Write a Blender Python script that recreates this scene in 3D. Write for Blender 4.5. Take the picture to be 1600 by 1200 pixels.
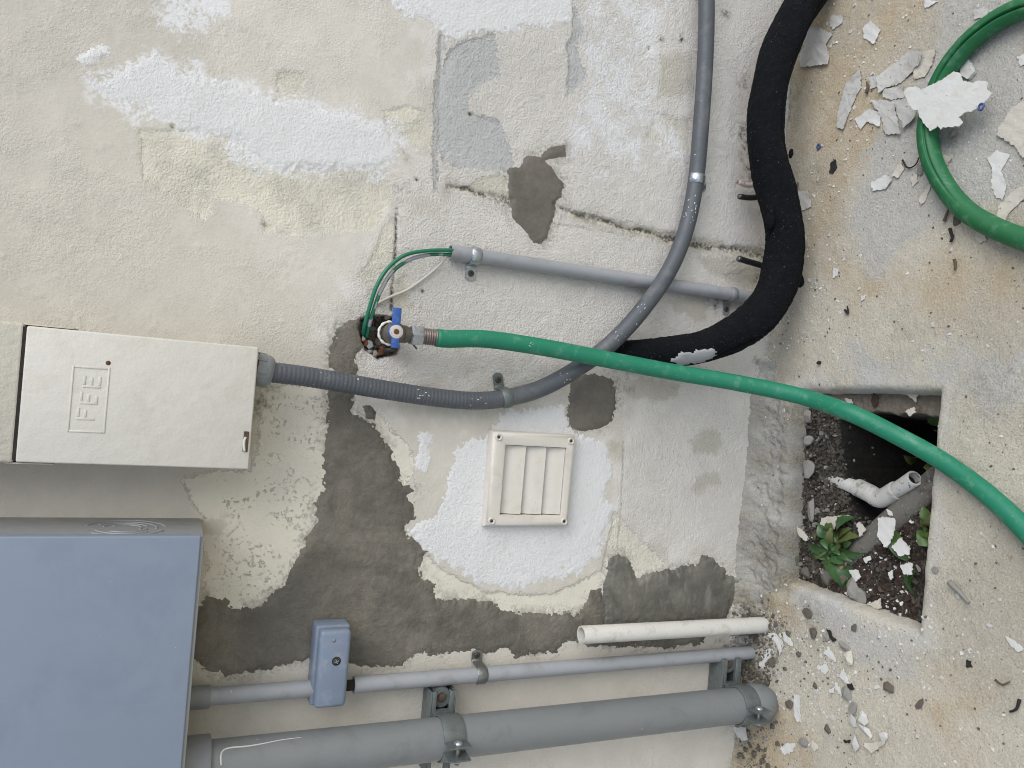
import bpy, bmesh, math, random
import numpy as np
from mathutils import Vector

for o in list(bpy.data.objects):
    bpy.data.objects.remove(o, do_unlink=True)
S = bpy.context.scene
COL = S.collection
rnd = random.Random(7)

# ------------------------------------------------------------------ camera
FPX = 1200.0                                   # focal length in px of the 1600 px wide picture
PITCH = math.atan(1200 / 2710)                 # looking down
ROLL = math.atan2(230, 2700)
DIST = 1.15
HGT = DIST * math.tan(PITCH + math.atan(397 / 1200))
CAM = Vector((0, -DIST, HGT))
Fw = Vector((0, math.cos(PITCH), -math.sin(PITCH)))
Dn = Vector((0, -math.sin(PITCH), -math.cos(PITCH)))
Xr = Vector((1, 0, 0))
Rt = math.cos(ROLL) * Dn + math.sin(ROLL) * Xr
Up = -math.sin(ROLL) * Dn + math.cos(ROLL) * Xr
cd = bpy.data.cameras.new('camera')
cam = bpy.data.objects.new('camera', cd)
COL.objects.link(cam)
from mathutils import Matrix
M = Matrix((Rt, Up, -Fw)).transposed().to_4x4()
M.translation = CAM
cam.matrix_world = M
cd.sensor_width = 36.0
cd.lens = FPX / 1600 * 36.0
cd.clip_start = 0.01
cd.clip_end = 500
S.camera = cam

# ------------------------------------------------------------------ sky, sun, exposure (overcast)
SUN_DIR = Vector((0.55, -0.48, 0.70)).normalized()         # towards the light
world = bpy.data.worlds.new('World')
S.world = world
world.use_nodes = True
wt = world.node_tree
wt.nodes.clear()
wo = wt.nodes.new('ShaderNodeOutputWorld')
wb = wt.nodes.new('ShaderNodeBackground')
sky = wt.nodes.new('ShaderNodeTexSky')
sky.sky_type = 'NISHITA'
sky.sun_disc = False
sky.sun_elevation = math.asin(SUN_DIR.z)
sky.sun_rotation = math.atan2(SUN_DIR.x, SUN_DIR.y)
sky.air_density = 1.0
sky.dust_density = 1.0
sky.ozone_density = 1.0
hs = wt.nodes.new('ShaderNodeHueSaturation')               # an overcast sky is nearly white
hs.inputs['Saturation'].default_value = 0.60
wt.links.new(sky.outputs[0], hs.inputs['Color'])
wt.links.new(hs.outputs[0], wb.inputs[0])
wb.inputs[1].default_value = 0.15
wt.links.new(wb.outputs[0], wo.inputs[0])
sd = bpy.data.lights.new('sun', 'SUN')
sd.energy = 1.4
sd.angle = math.radians(44)
sd.color = (1.0, 0.985, 0.96)
sun = bpy.data.objects.new('sun', sd)
COL.objects.link(sun)
sun.location = (1.5, -2.5, 3)
sun.rotation_euler = (-SUN_DIR).to_track_quat('-Z', 'Y').to_euler()
S.view_settings.view_transform = 'Standard'
S.view_settings.look = 'None'
S.view_settings.gamma = 1
S.view_settings.exposure = 0.46
S.view_settings.use_curve_mapping = False
S.render.engine = 'CYCLES'
S.cycles.filter_width = 1.0
S.cycles.max_bounces = 4
S.cycles.diffuse_bounces = 3
S.cycles.glossy_bounces = 2


# ------------------------------------------------------------------ where a photo pixel lies on the wall / on the ground
def ray(px, py):
    return Fw + Rt * ((px - 800) / FPX) + Up * ((600 - py) / FPX)


def W(px, py, off=0.0):
    d = ray(px, py)
    t = (-off - CAM.y) / d.y
    return CAM + d * t


def G(px, py, z=0.0):
    d = ray(px, py)
    t = (z - CAM.z) / d.z
    return CAM + d * t


def Wxz(poly):
    return np.array([(p.x, p.z) for p in (W(*q) for q in poly)])


def Gxy(poly):
    return np.array([(p.x, p.y) for p in (G(*q) for q in poly)])


# ------------------------------------------------------------------ noise and distance fields
_tab = {}


def vnoise(x, y, scale, seed):
    if seed not in _tab:
        _tab[seed] = np.random.RandomState(seed).rand(256, 256).astype(np.float32)
    T = _tab[seed]
    x = x * scale + 1000.3
    y = y * scale + 1000.7
    xi = np.floor(x).astype(int)
    yi = np.floor(y).astype(int)
    fx = x - xi
    fy = y - yi
    fx = fx * fx * (3 - 2 * fx)
    fy = fy * fy * (3 - 2 * fy)
    a = T[xi & 255, yi & 255]
    b = T[(xi + 1) & 255, yi & 255]
    c = T[xi & 255, (yi + 1) & 255]
    d = T[(xi + 1) & 255, (yi + 1) & 255]
    return (a * (1 - fx) + b * fx) * (1 - fy) + (c * (1 - fx) + d * fx) * fy


def fbm(x, y, scale, seed, octv=4, gain=0.5):
    s = np.zeros_like(x, dtype=float)
    a = 1.0
    n = 0.0
    for i in range(octv):
        s += a * (vnoise(x, y, scale, seed + i) * 2 - 1)
        n += a
        a *= gain
        scale *= 2.03
    return s / n


def sdf_poly(x, y, poly, far=0.12):
    """signed distance, positive inside; -far away from the polygon"""
    out = np.full(x.shape, -far)
    lo = poly.min(0) - far
    hi = poly.max(0) + far
    sel = (x > lo[0]) & (x < hi[0]) & (y > lo[1]) & (y < hi[1])
    px = x[sel]
    py = y[sel]
    d2 = np.full(px.shape, 1e9)
    ins = np.zeros(px.shape, bool)
    n = len(poly)
    for i in range(n):
        ax, ay = poly[i]
        bx, by = poly[(i + 1) % n]
        ex, ey = bx - ax, by - ay
        L = ex * ex + ey * ey + 1e-12
        t = np.clip(((px - ax) * ex + (py - ay) * ey) / L, 0, 1)
        dx = px - ax - t * ex
        dy = py - ay - t * ey
        d2 = np.minimum(d2, dx * dx + dy * dy)
        c = ((ay > py) != (by > py)) & (px < ex * (py - ay) / (ey if abs(ey) > 1e-12 else 1e-12) + ax)
        ins ^= c
    d = np.sqrt(d2)
    out[sel] = np.maximum(np.where(ins, d, -d), -far)
    return out


def dist_line(x, y, pts, far=0.05):
    out = np.full(x.shape, far)
    lo = pts.min(0) - far
    hi = pts.max(0) + far
    sel = (x > lo[0]) & (x < hi[0]) & (y > lo[1]) & (y < hi[1])
    px = x[sel]
    py = y[sel]
    d2 = np.full(px.shape, far * far)
    for i in range(len(pts) - 1):
        ax, ay = pts[i]
        bx, by = pts[i + 1]
        ex, ey = bx - ax, by - ay
        t = np.clip(((px - ax) * ex + (py - ay) * ey) / (ex * ex + ey * ey + 1e-12), 0, 1)
        d2 = np.minimum(d2, (px - ax - t * ex) ** 2 + (py - ay - t * ey) ** 2)
    out[sel] = np.sqrt(d2)
    return out


def sstep(a, b, x):
    t = np.clip((x - a) / (b - a), 0, 1)
    return t * t * (3 - 2 * t)


# ------------------------------------------------------------------ scene bookkeeping
def tag(o, label=None, cat=None, group=None, kind=None):
    if label:
        o['label'] = label
    if cat:
        o['category'] = cat
    if group:
        o['group'] = group
    if kind:
        o['kind'] = kind
    return o


def thing(name, loc, label, cat, group=None):
    o = bpy.data.objects.new(name, None)
    COL.objects.link(o)
    o.location = loc
    o.empty_display_size = 0.02
    return tag(o, label, cat, group)


class Frame:
    """origin offset so that a mesh made in world coordinates is stored relative to its thing"""


def root_loc(parent):
    v = Vector((0, 0, 0))
    while parent is not None:
        v = v + parent.location
        parent = parent.parent
    return v


def mesh_obj(name, verts, faces, mat, parent=None, smooth=True, loc=None, uvs=None):
    """verts in world coordinates"""
    me = bpy.data.meshes.new(name)
    V = np.asarray(verts, dtype=np.float32).reshape(-1, 3)
    if parent is not None:
        org = root_loc(parent)
    elif loc is not None:
        org = Vector(loc)
    else:
        org = Vector((0, 0, 0))
    V = V - np.array(org, dtype=np.float32)
    if isinstance(faces, np.ndarray):
        n, k = faces.shape
        me.vertices.add(len(V))
        me.vertices.foreach_set('co', V.ravel())
        me.loops.add(n * k)
        me.loops.foreach_set('vertex_index', faces.astype(np.int32).ravel())
        me.polygons.add(n)
        me.polygons.foreach_set('loop_start', np.arange(0, n * k, k, dtype=np.int32))
        me.polygons.foreach_set('loop_total', np.full(n, k, dtype=np.int32))
        me.update(calc_edges=True)
    else:
        me.from_pydata(V.tolist(), [], faces)
    me.validate()
    if smooth:
        me.polygons.foreach_set('use_smooth', np.ones(len(me.polygons), bool))
    me.materials.append(mat)
    me.update()
    o = bpy.data.objects.new(name, me)
    COL.objects.link(o)
    if parent is not None:
        o.parent = parent
    elif loc is not None:
        o.location = loc
    return o


def bm_obj(name, bm, mat, parent=None, smooth=False, loc=None):
    bmesh.ops.recalc_face_normals(bm, faces=bm.faces)
    V = [v.co[:] for v in bm.verts]
    bm.verts.index_update()
    Fc = [[v.index for v in f.verts] for f in bm.faces]
    o = mesh_obj(name, V, Fc, mat, parent, smooth, loc)
    bm.free()
    return o


def auto_smooth(o, ang=35):
    me = o.data
    me.polygons.foreach_set('use_smooth', np.ones(len(me.polygons), bool))
    bm = bmesh.new()
    bm.from_mesh(me)
    for e in bm.edges:
        if len(e.link_faces) == 2 and e.calc_face_angle(0) > math.radians(ang):
            e.smooth = False
    bm.to_mesh(me)
    bm.free()
    return o


def add_box(bm, c, ax, ay, az, sx, sy, sz, bev=0.0, seg=2):
    """box centred on c with half-axes along unit vectors"""
    c = Vector(c)
    vs = []
    for i in (-1, 1):
        for j in (-1, 1):
            for k in (-1, 1):
                vs.append(bm.verts.new(c + ax * (i * sx / 2) + ay * (j * sy / 2) + az * (k * sz / 2)))
    q = [(0, 1, 3, 2), (4, 6, 7, 5), (0, 4, 5, 1), (2, 3, 7, 6), (0, 2, 6, 4), (1, 5, 7, 3)]
    fs = [bm.faces.new([vs[i] for i in f]) for f in q]
    if bev > 0:
        es = list({e for f in fs for e in f.edges})
        bmesh.ops.bevel(bm, geom=es, offset=bev, segments=seg, affect='EDGES', profile=0.5)


EX, EY, EZ = Vector((1, 0, 0)), Vector((0, 1, 0)), Vector((0, 0, 1))
OUT = Vector((0, -1, 0))                        # out of the wall, towards the viewer


def boxw(bm, x0, x1, z0, z1, o0, o1, bev=0.0, seg=2):
    """box on the wall: x range, z range, offset from the wall range"""
    add_box(bm, ((x0 + x1) / 2, -(o0 + o1) / 2, (z0 + z1) / 2), EX, EY, EZ, x1 - x0, o1 - o0, z1 - z0, bev, seg)


def catmull(P, step=0.01):
    P = [Vector(p) for p in P]
    Q = [P[0] * 2 - P[1]] + P + [P[-1] * 2 - P[-2]]
    out = []
    for i in range(1, len(Q) - 2):
        a, b, c, d = Q[i - 1], Q[i], Q[i + 1], Q[i + 2]
        n = max(2, int((c - b).length / step))
        for k in range(n):
            t = k / n
            out.append(0.5 * ((2 * b) + (c - a) * t + (2 * a - 5 * b + 4 * c - d) * t * t + (3 * b - a - 3 * c + d) * t ** 3))
    out.append(P[-1])
    return out


def frames(P):
    T = []
    for i in range(len(P)):
        a = P[max(i - 1, 0)]
        b = P[min(i + 1, len(P) - 1)]
        T.append((b - a).normalized())
    ref = OUT if abs(T[0].dot(OUT)) < 0.9 else EX
    n = (ref - T[0] * ref.dot(T[0])).normalized()
    Ns = []
    for t in T:
        n = (n - t * n.dot(t)).normalized()
        Ns.append(n)
    return T, Ns


def tube(P, rad, seg=16, cap=True, rmod=None, a0=0.0, a1=2 * math.pi):
    """rad: number or list; rmod(i, s, ang) multiplies the radius; returns verts, faces"""
    T, Ns = frames(P)
    V = []
    Fc = []
    full = abs(a1 - a0 - 2 * math.pi) < 1e-6
    m = seg if full else seg + 1
    s = 0.0
    for i, p in enumerate(P):
        if i:
            s += (P[i] - P[i - 1]).length
        r = rad if isinstance(rad, (int, float)) else rad[i]
        b = T[i].cross(Ns[i])
        for k in range(m):
            a = a0 + (a1 - a0) * k / seg
            rr = r * (rmod(i, s, a) if rmod else 1.0)
            V.append(p + Ns[i] * (math.cos(a) * rr) + b * (math.sin(a) * rr))
    for i in range(len(P) - 1):
        for k in range(seg):
            k2 = (k + 1) % m
            Fc.append((i * m + k, i * m + k2, (i + 1) * m + k2, (i + 1) * m + k))
    if cap and full:
        Fc.append(tuple(range(m))[::-1])
        Fc.append(tuple((len(P) - 1) * m + k for k in range(m)))
    return V, Fc


def lathe(p0, d, prof, seg=24, hexa=False, closed=False):
    """prof: list of (s, r) along direction d from p0"""
    p0 = Vector(p0)
    d = Vector(d).normalized()
    n = (OUT - d * OUT.dot(d))
    n = n.normalized() if n.length > 0.1 else EX
    b = d.cross(n)
    V = []
    Fc = []
    for s, r in prof:
        for k in range(seg):
            a = 2 * math.pi * k / seg
            V.append(p0 + d * s + n * (math.cos(a) * r) + b * (math.sin(a) * r))
    L = len(prof)
    for i in range(L - 1 + (1 if closed else 0)):
        i2 = (i + 1) % L
        for k in range(seg):
            k2 = (k + 1) % seg
            Fc.append((i * seg + k, i * seg + k2, i2 * seg + k2, i2 * seg + k))
    if not closed:
        Fc.append(tuple(range(seg))[::-1])
        Fc.append(tuple((L - 1) * seg + k for k in range(seg)))
    return V, Fc


def join(*parts):
    V = []
    Fc = []
    for v, f in parts:
        o = len(V)
        V += list(v)
        Fc += [tuple(i + o for i in q) for q in f]
    return V, Fc


# ------------------------------------------------------------------ materials
class NT:
    def __init__(self, name):
        self.m = bpy.data.materials.new(name)
        self.m.use_nodes = True
        self.t = self.m.node_tree
        self.t.nodes.clear()
        self.out = self.t.nodes.new('ShaderNodeOutputMaterial')
        self.b = self.t.nodes.new('ShaderNodeBsdfPrincipled')
        self.t.links.new(self.b.outputs[0], self.out.inputs[0])
        self.co = self.t.nodes.new('ShaderNodeTexCoord').outputs['Object']

    def lk(self, a, b):
        if isinstance(a, (int, float)):
            b.default_value = a
        elif isinstance(a, tuple):
            b.default_value = a if len(a) == 4 else (*a, 1)
        else:
            self.t.links.new(a, b)

    def noise(self, scale, detail=4, rough=0.55, dist=0.0, co=None):
        n = self.t.nodes.new('ShaderNodeTexNoise')
        n.inputs['Scale'].default_value = scale
        n.inputs['Detail'].default_value = detail
        n.inputs['Roughness'].default_value = rough
        n.inputs['Distortion'].default_value = dist
        self.t.links.new(co or self.co, n.inputs['Vector'])
        return n.outputs['Fac']

    def voro(self, scale, feature='F1', out='Distance', co=None, rnd_=1.0):
        n = self.t.nodes.new('ShaderNodeTexVoronoi')
        n.feature = feature
        n.inputs['Scale'].default_value = scale
        n.inputs['Randomness'].default_value = rnd_
        self.t.links.new(co or self.co, n.inputs['Vector'])
        return n.outputs[out]

    def scaled(self, sx, sy, sz):
        n = self.t.nodes.new('ShaderNodeMapping')
        n.inputs['Scale'].default_value = (sx, sy, sz)
        self.t.links.new(self.co, n.inputs['Vector'])
        return n.outputs[0]

    def attr(self, name):
        n = self.t.nodes.new('ShaderNodeAttribute')
        n.attribute_name = name
        return n.outputs['Fac']

    def math(self, op, a, b=0.0, c=None, clamp=False):
        n = self.t.nodes.new('ShaderNodeMath')
        n.operation = op
        n.use_clamp = clamp
        self.lk(a, n.inputs[0])
        self.lk(b, n.inputs[1])
        if c is not None:
            self.lk(c, n.inputs[2])
        return n.outputs[0]

    def rng(self, x, lo, hi, a=0.0, b=1.0, smooth=True):
        n = self.t.nodes.new('ShaderNodeMapRange')
        n.interpolation_type = 'SMOOTHSTEP' if smooth else 'LINEAR'
        n.clamp = True
        self.lk(x, n.inputs[0])
        for i, v in enumerate((lo, hi, a, b)):
            self.lk(v, n.inputs[1 + i])
        return n.outputs[0]

    def mix(self, f, a, b, mode='MIX'):
        n = self.t.nodes.new('ShaderNodeMix')
        n.data_type = 'RGBA'
        n.blend_type = mode
        self.lk(f, n.inputs[0])
        self.lk(a, n.inputs[6])
        self.lk(b, n.inputs[7])
        return n.outputs[2]

    def mul(self, col, lo, hi, x):
        """colour scaled by lo..hi as x goes 0..1"""
        v = self.rng(x, 0.25, 0.75, lo, hi, False)
        n = self.t.nodes.new('ShaderNodeVectorMath')
        n.operation = 'SCALE'
        self.lk(col, n.inputs[0]) if not isinstance(col, tuple) else setattr(n.inputs[0], 'default_value', col[:3])
        self.lk(v, n.inputs['Scale'])
        return n.outputs[0]

    def bump(self, h, dist=0.001, strength=1.0, nrm=None):
        n = self.t.nodes.new('ShaderNodeBump')
        n.inputs['Strength'].default_value = strength
        n.inputs['Distance'].default_value = dist
        self.lk(h, n.inputs['Height'])
        if nrm is not None:
            self.t.links.new(nrm, n.inputs['Normal'])
        return n.outputs[0]

    def done(self, col, rough=0.7, nrm=None, metal=0.0, spec=None):
        self.lk(col, self.b.inputs['Base Color'])
        self.lk(rough, self.b.inputs['Roughness'])
        self.lk(metal, self.b.inputs['Metallic'])
        if spec is not None:
            self.b.inputs['Specular IOR Level'].default_value = spec
        if nrm is not None:
            self.t.links.new(nrm, self.b.inputs['Normal'])
        return self.m


def srgb(r, g, b, k=1.0):
    def f(c):
        c /= 255.0
        return (c / 12.92 if c <= 0.04045 else ((c + 0.055) / 1.055) ** 2.4) * k
    return (f(r), f(g), f(b), 1.0)


def plain_mat(name, col, rough=0.5, var=0.12, vscale=25, bump=0.0, bscale=200, speck=None, speck_amt=0.0, metal=0.0,
              dirt=None, dirt_amt=0.0, dirt_scale=18, spec=None, speck_scale=350):
    n = NT(name)
    c = n.mul(col, 1 - var, 1 + var, n.noise(vscale, 5, 0.6))
    if dirt:
        c = n.mix(n.math('MULTIPLY', n.rng(n.noise(dirt_scale, 6, 0.65, 0.4), 0.5, 0.68), dirt_amt), c, dirt)
    r = n.rng(n.noise(vscale * 2.3, 4), 0.3, 0.7, rough - 0.08, min(1, rough + 0.1))
    if speck:
        s = n.rng(n.noise(speck_scale, 2, 0.5), 0.74 - 0.1 * speck_amt, 0.78 - 0.1 * speck_amt)
        c = n.mix(s, c, speck)
    nr = None
    if bump > 0:
        nr = n.bump(n.noise(bscale, 5, 0.6), bump)
    return n.done(c, r, nr, metal, spec)


ALB = 0.95        # photo colour -> base colour
def C(r, g, b, k=1.0):
    return srgb(r, g, b, ALB * k)


# ---- the wall's own paints
def wall_material():
    n = NT('old wall paint')
    f3 = n.noise(170, 3, 0.65)
    f4 = n.noise(480, 2, 0.6)
    v1, v2, v3 = n.attr('v1'), n.attr('v2'), n.attr('v3')
    c3 = n.math('SUBTRACT', f3, 0.5)
    c4 = n.math('SUBTRACT', f4, 0.5)
    edge = n.math('ADD', n.math('MULTIPLY', c3, 0.022), n.math('MULTIPLY', c4, 0.012))

    def mask(a, w=0.0012):
        return n.rng(n.math('ADD', n.attr(a), edge), -w, w)
    col = n.mix(n.rng(n.attr('pink'), -0.02, 0.02), C(199, 193, 181), C(205, 199, 188))
    wornc = n.rng(n.math('ADD', n.attr('worn'), n.math('MULTIPLY', n.math('SUBTRACT', v2, 0.5), 0.2)), -0.05, 0.05)
    col = n.mix(wornc, col, C(210, 205, 197))
    mold = mask('old', 0.0015)
    col = n.mix(n.math('MULTIPLY', mold, n.rng(v2, 0.25, 0.5, 0.6, 1.0)), col, n.mix(n.rng(v3, 0.42, 0.6), C(214, 208, 191), C(203, 197, 182)))
    myel = mask('yellow')
    col = n.mix(myel, col, C(213, 207, 192))
    sp = n.rng(f3, 0.57, 0.64)
    spk = n.math('MULTIPLY', sp, n.rng(v2, 0.42, 0.62))
    crackle = n.math('MULTIPLY', n.math('MAXIMUM', n.attr('crk'), spk), n.math('MAXIMUM', n.rng(n.attr('crackle'), -0.01, 0.03), n.math('MULTIPLY', wornc, n.rng(v3, 0.45, 0.7, 0.0, 0.4))))
    col = n.mix(n.math('MULTIPLY', crackle, 0.55), col, C(136, 130, 116))
    mgrey = mask('grey')
    col = n.mix(mgrey, col, C(188, 188, 185))
    mwhite = n.math('MULTIPLY', mask('white', 0.010), n.rng(n.math('ADD', v2, n.math('MULTIPLY', c3, 1.6)), 0.36, 0.62, 0.1, 1.0))
    col = n.mix(mwhite, col, C(219, 218, 217))
    mbrown = mask('brown', 0.006)
    col = n.mix(n.math('MULTIPLY', mbrown, 0.65), col, C(176, 170, 154))
    mbase = n.rng(n.math('ADD', n.attr('base'), n.math('MULTIPLY', edge, 1.6)), -0.004, 0.006)
    col = n.mix(mbase, col, n.mul(C(166, 163, 156), 0.55, 1.2, v2))
    mdk = mask('darkgrey', 0.003)
    col = n.mix(n.math('MULTIPLY', mdk, 0.9), col, C(112, 112, 111))
    hz = n.math('MULTIPLY', n.rng(n.math('ADD', n.attr('mort'), n.math('MULTIPLY', edge, 1.5)), -0.020, 0.002), n.rng(n.math('ADD', v2, c3), 0.40, 0.70))
    col = n.mix(n.math('MULTIPLY', hz, 0.7), col, C(148, 143, 132))
    col = n.mul(col, 0.955, 1.045, v1)
    col = n.mul(col, 0.965, 1.035, v2)
    col = n.mul(col, 0.97, 1.03, f3)
    mo = n.math('MULTIPLY', n.attr('moss_and_holes'), n.rng(f3, 0.34, 0.62, 0.15, 1.6))
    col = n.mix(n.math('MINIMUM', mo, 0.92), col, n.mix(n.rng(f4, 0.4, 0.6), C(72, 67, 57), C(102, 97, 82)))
    fk = n.math('MULTIPLY', n.rng(f4, 0.64, 0.70), n.rng(v3, 0.42, 0.60))
    col = n.mix(n.math('MULTIPLY', fk, n.rng(n.attr('worn'), -0.1, 0.1, 0.25, 0.75)), col, C(128, 121, 108))
    col = n.mix(n.attr('hole'), col, n.mix(n.rng(f3, 0.4, 0.6), C(66, 56, 48), C(120, 110, 98)))
    h = n.math('MULTIPLY', n.noise(300, 3, 0.65), n.attr('rg'))
    st = n.math('ADD', n.math('MULTIPLY', mold, -0.25), n.math('MULTIPLY', myel, -0.5))
    st = n.math('ADD', st, n.math('MULTIPLY', mgrey, -0.6))
    st = n.math('ADD', st, n.math('MULTIPLY', crackle, -0.5))
    nr = n.bump(n.math('ADD', n.math('MULTIPLY', h, 1.7), st), 0.0020, 1.0)
    return n.done(col, 0.72, nr, spec=0.35)


def mortar_material(name, c1, c2, smear=0.0, rough=0.75, grain=1.0):
    n = NT(name)
    f = n.noise(11, 4, 0.65, 0.6)
    g = n.noise(240, 4, 0.72)
    col = n.mix(n.rng(f, 0.40, 0.62), c1, c2)
    col = n.mul(col, 0.92, 1.10, n.noise(3.2, 3, 0.6, 0.8))
    tw = n.noise(1.0, 3, 0.6, 0.8, n.scaled(26, 30, 9))
    col = n.mul(col, 0.9, 1.1, tw)
    col = n.mul(col, 0.86, 1.14, n.noise(60, 3, 0.7, 0.5))
    col = n.mul(col, 0.88, 1.12, g)
    if smear:
        s = n.rng(n.noise(1.0, 3, 0.6, 1.2, n.scaled(9, 20, 40)), 0.52, 0.7)
        col = n.mix(n.math('MULTIPLY', s, smear), col, C(142, 141, 132))
    nr = n.bump(n.math('ADD', g, n.math('MULTIPLY', tw, 1.2)), 0.0022 * grain, 0.9)
    return n.done(col, n.rng(f, 0.3, 0.7, rough - 0.1, rough + 0.1), nr, spec=0.4)


def primer_material(name, c):
    n = NT(name)
    f2 = n.noise(70, 4, 0.7)
    g = n.noise(260, 4, 0.7)
    col = n.mul(c, 0.96, 1.03, f2)
    col = n.mix(n.math('MULTIPLY', n.rng(n.math('ADD', n.math('MULTIPLY', f2, 0.6), n.math('MULTIPLY', g, 0.4)), 0.55, 0.63), 0.55), col, C(203, 199, 190))
    nr = n.bump(g, 0.0026, 0.9)
    return n.done(col, 0.72, nr, spec=0.3)


GA = 1.12


def ground_material():
    n = NT('worn concrete')
    f2 = n.noise(48, 4, 0.72)
    f3 = n.noise(300, 3, 0.72)
    f4 = n.noise(640, 2, 0.6)
    v1, v2 = n.attr('v1'), n.attr('v2')
    col = n.mix(n.rng(v1, 0.35, 0.65), C(183, 176, 160, GA), C(169, 162, 147, GA))
    ed = n.math('MULTIPLY', n.math('SUBTRACT', f2, 0.5), 0.10)
    ed2 = n.math('ADD', ed, n.math('MULTIPLY', n.math('SUBTRACT', v2, 0.5), 0.10))
    col = n.mix(n.math('MULTIPLY', n.rng(n.math('ADD', n.attr('tan'), ed2), -0.045, 0.045), n.rng(v2, .3, .7, .35, 0.85)), col, n.mix(n.rng(f2, 0.35, 0.65), C(174, 157, 129, GA), C(163, 147, 121, GA)))
    col = n.mix(n.math('MULTIPLY', n.rng(n.math('ADD', n.attr('clean'), ed2), -0.015, 0.02), 0.85), col, n.mix(n.rng(f2, 0.35, 0.65), C(178, 176, 170, GA), C(164, 162, 156, GA)))
    col = n.mul(col, 0.9, 1.1, f2)
    col = n.mul(col, 0.78, 1.2, f3)
    col = n.mix(n.math('MULTIPLY', n.rng(n.attr('lip'), 0.0, 1.0), 0.38), col, n.mul(C(190, 191, 190, GA), 0.8, 1.1, n.noise(1.0, 3, 0.65, 0.2, n.scaled(25, 160, 60))))
    col = n.mix(n.math('MULTIPLY', n.rng(n.attr('side'), 0.0, 1.0), 0.85), col, n.mul(C(146, 143, 134, GA), 0.7, 1.15, f2))
    col = n.mix(n.rng(n.math('ADD', n.attr('rough'), n.math('MULTIPLY', ed, 0.25)), -0.004, 0.006), col, n.mul(C(168, 165, 157, .95), 0.45, 1.25, n.math('ADD', n.math('MULTIPLY', f2, 0.6), n.math('MULTIPLY', v2, 0.4))))
    col = n.mix(n.math('MULTIPLY', n.rng(f4, 0.62, 0.68), 0.6), col, C(208, 202, 188, GA))
    col = n.mix(n.math('MULTIPLY', n.rng(f4, 0.39, 0.32), 0.65), col, C(84, 79, 70, .9))
    st = n.math('MULTIPLY', n.rng(f2, 0.60, 0.70), n.rng(v1, 0.42, 0.6))
    col = n.mix(n.math('MULTIPLY', st, 0.55), col, C(122, 117, 105, GA))
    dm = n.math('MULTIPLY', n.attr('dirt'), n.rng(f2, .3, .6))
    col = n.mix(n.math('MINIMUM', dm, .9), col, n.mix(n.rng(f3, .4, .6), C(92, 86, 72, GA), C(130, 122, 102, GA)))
    nr = n.bump(n.math('ADD', f3, n.math('MULTIPLY', f2, 1.5)), 0.0018, 0.9)
    return n.done(col, 0.88, nr, spec=0.3)


def soil_material():
    n = NT('dark wet soil')
    f = n.noise(40, 4, 0.7)
    g = n.noise(180, 4, 0.72)
    col = n.mix(n.rng(g, 0.38, 0.64), C(30, 27, 23, .72), C(120, 114, 102, .72))
    col = n.mix(n.rng(f, 0.45, 0.62), col, C(58, 50, 42, .72))
    col = n.mix(n.math('MULTIPLY', n.rng(n.attr('deep'), -0.014, 0.004), 0.92), col, C(24, 22, 20, .7))  # near-black painted down the hole, adding to its shade
    col = n.mix(n.math('MULTIPLY', n.rng(n.attr('shelf'), -0.004, 0.004), 0.8), col, n.mul(C(154, 145, 131, .72), 0.7, 1.2, f))
    nr = n.bump(g, 0.005, 0.9)
    return n.done(col, 0.9, nr, spec=0.3)


M_wall = wall_material()
M_mortar = mortar_material('drying mortar', C(101, 97, 88, .96), C(121, 115, 104, .96))
M_mortar2 = mortar_material('fresh mortar', C(105, 100, 91, .92), C(112, 106, 97, .92), rough=0.65, grain=0.45)
M_mortar3 = mortar_material('trowelled mortar', C(100, 98, 90, .92), C(118, 115, 106, .92), smear=0.5, rough=0.5, grain=0.5)
M_primer = primer_material('white primer', C(223, 222, 220))
M_primer2 = primer_material('thin white primer', C(223, 222, 220))
M_ground = ground_material()
M_soil = soil_material()
M_cream = plain_mat('cream enamel', C(204, 200, 190), 0.42, 0.03, 18, 0.0012, 60, dirt=C(188, 180, 160), dirt_amt=0.3, dirt_scale=30, spec=0.5)
M_hood = plain_mat('thick cream paint', C(194, 189, 176), 0.6, 0.04, 20, 0.002, 90, spec=0.4)
M_vent = plain_mat('cream plastic', C(208, 202, 191), 0.45, 0.03, 25, 0.0004, 200, speck=C(140, 128, 112), speck_amt=0.25, dirt=C(188, 178, 162), dirt_amt=0.35, dirt_scale=35)
M_dark = plain_mat('dark gap', C(40, 36, 32), 0.9, 0.2, 60)
M_panel = plain_mat('sky tinted enamel', C(131, 142, 159, .97), 0.36, 0.035, 10, 0.0003, 40, dirt=C(116, 127, 146), dirt_amt=0.4, dirt_scale=9, speck=C(190, 195, 200), speck_amt=-0.3)  # blue of the reflected sky mixed into the cover's grey
M_panelside = plain_mat('grey enamel', C(140, 142, 143), 0.45, 0.05, 14, 0.0004, 60)
M_flex = plain_mat('grey flexible plastic', C(80, 84, 89), 0.5, 0.07, 30, 0.0004, 240, speck=C(190, 190, 188), speck_amt=0.1, dirt=C(128, 127, 122), dirt_amt=0.35, speck_scale=140)
M_fit = plain_mat('mid grey plastic', C(128, 131, 133), 0.45, 0.06, 30, 0.0003, 200, dirt=C(108, 104, 96), dirt_amt=0.4)
M_pvc = plain_mat('light grey plastic pipe', C(152, 154, 157), 0.42, 0.05, 22, 0.0003, 160, dirt=C(124, 123, 120), dirt_amt=0.45, dirt_scale=24, speck=C(196, 196, 194), speck_amt=0.0, speck_scale=180)
M_bigpipe = plain_mat('grey drain plastic', C(118, 121, 121), 0.4, 0.04, 16, 0.0003, 120, dirt=C(100, 101, 99), dirt_amt=0.4, dirt_scale=22, speck=C(180, 182, 182), speck_amt=-0.1, speck_scale=120)
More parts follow.
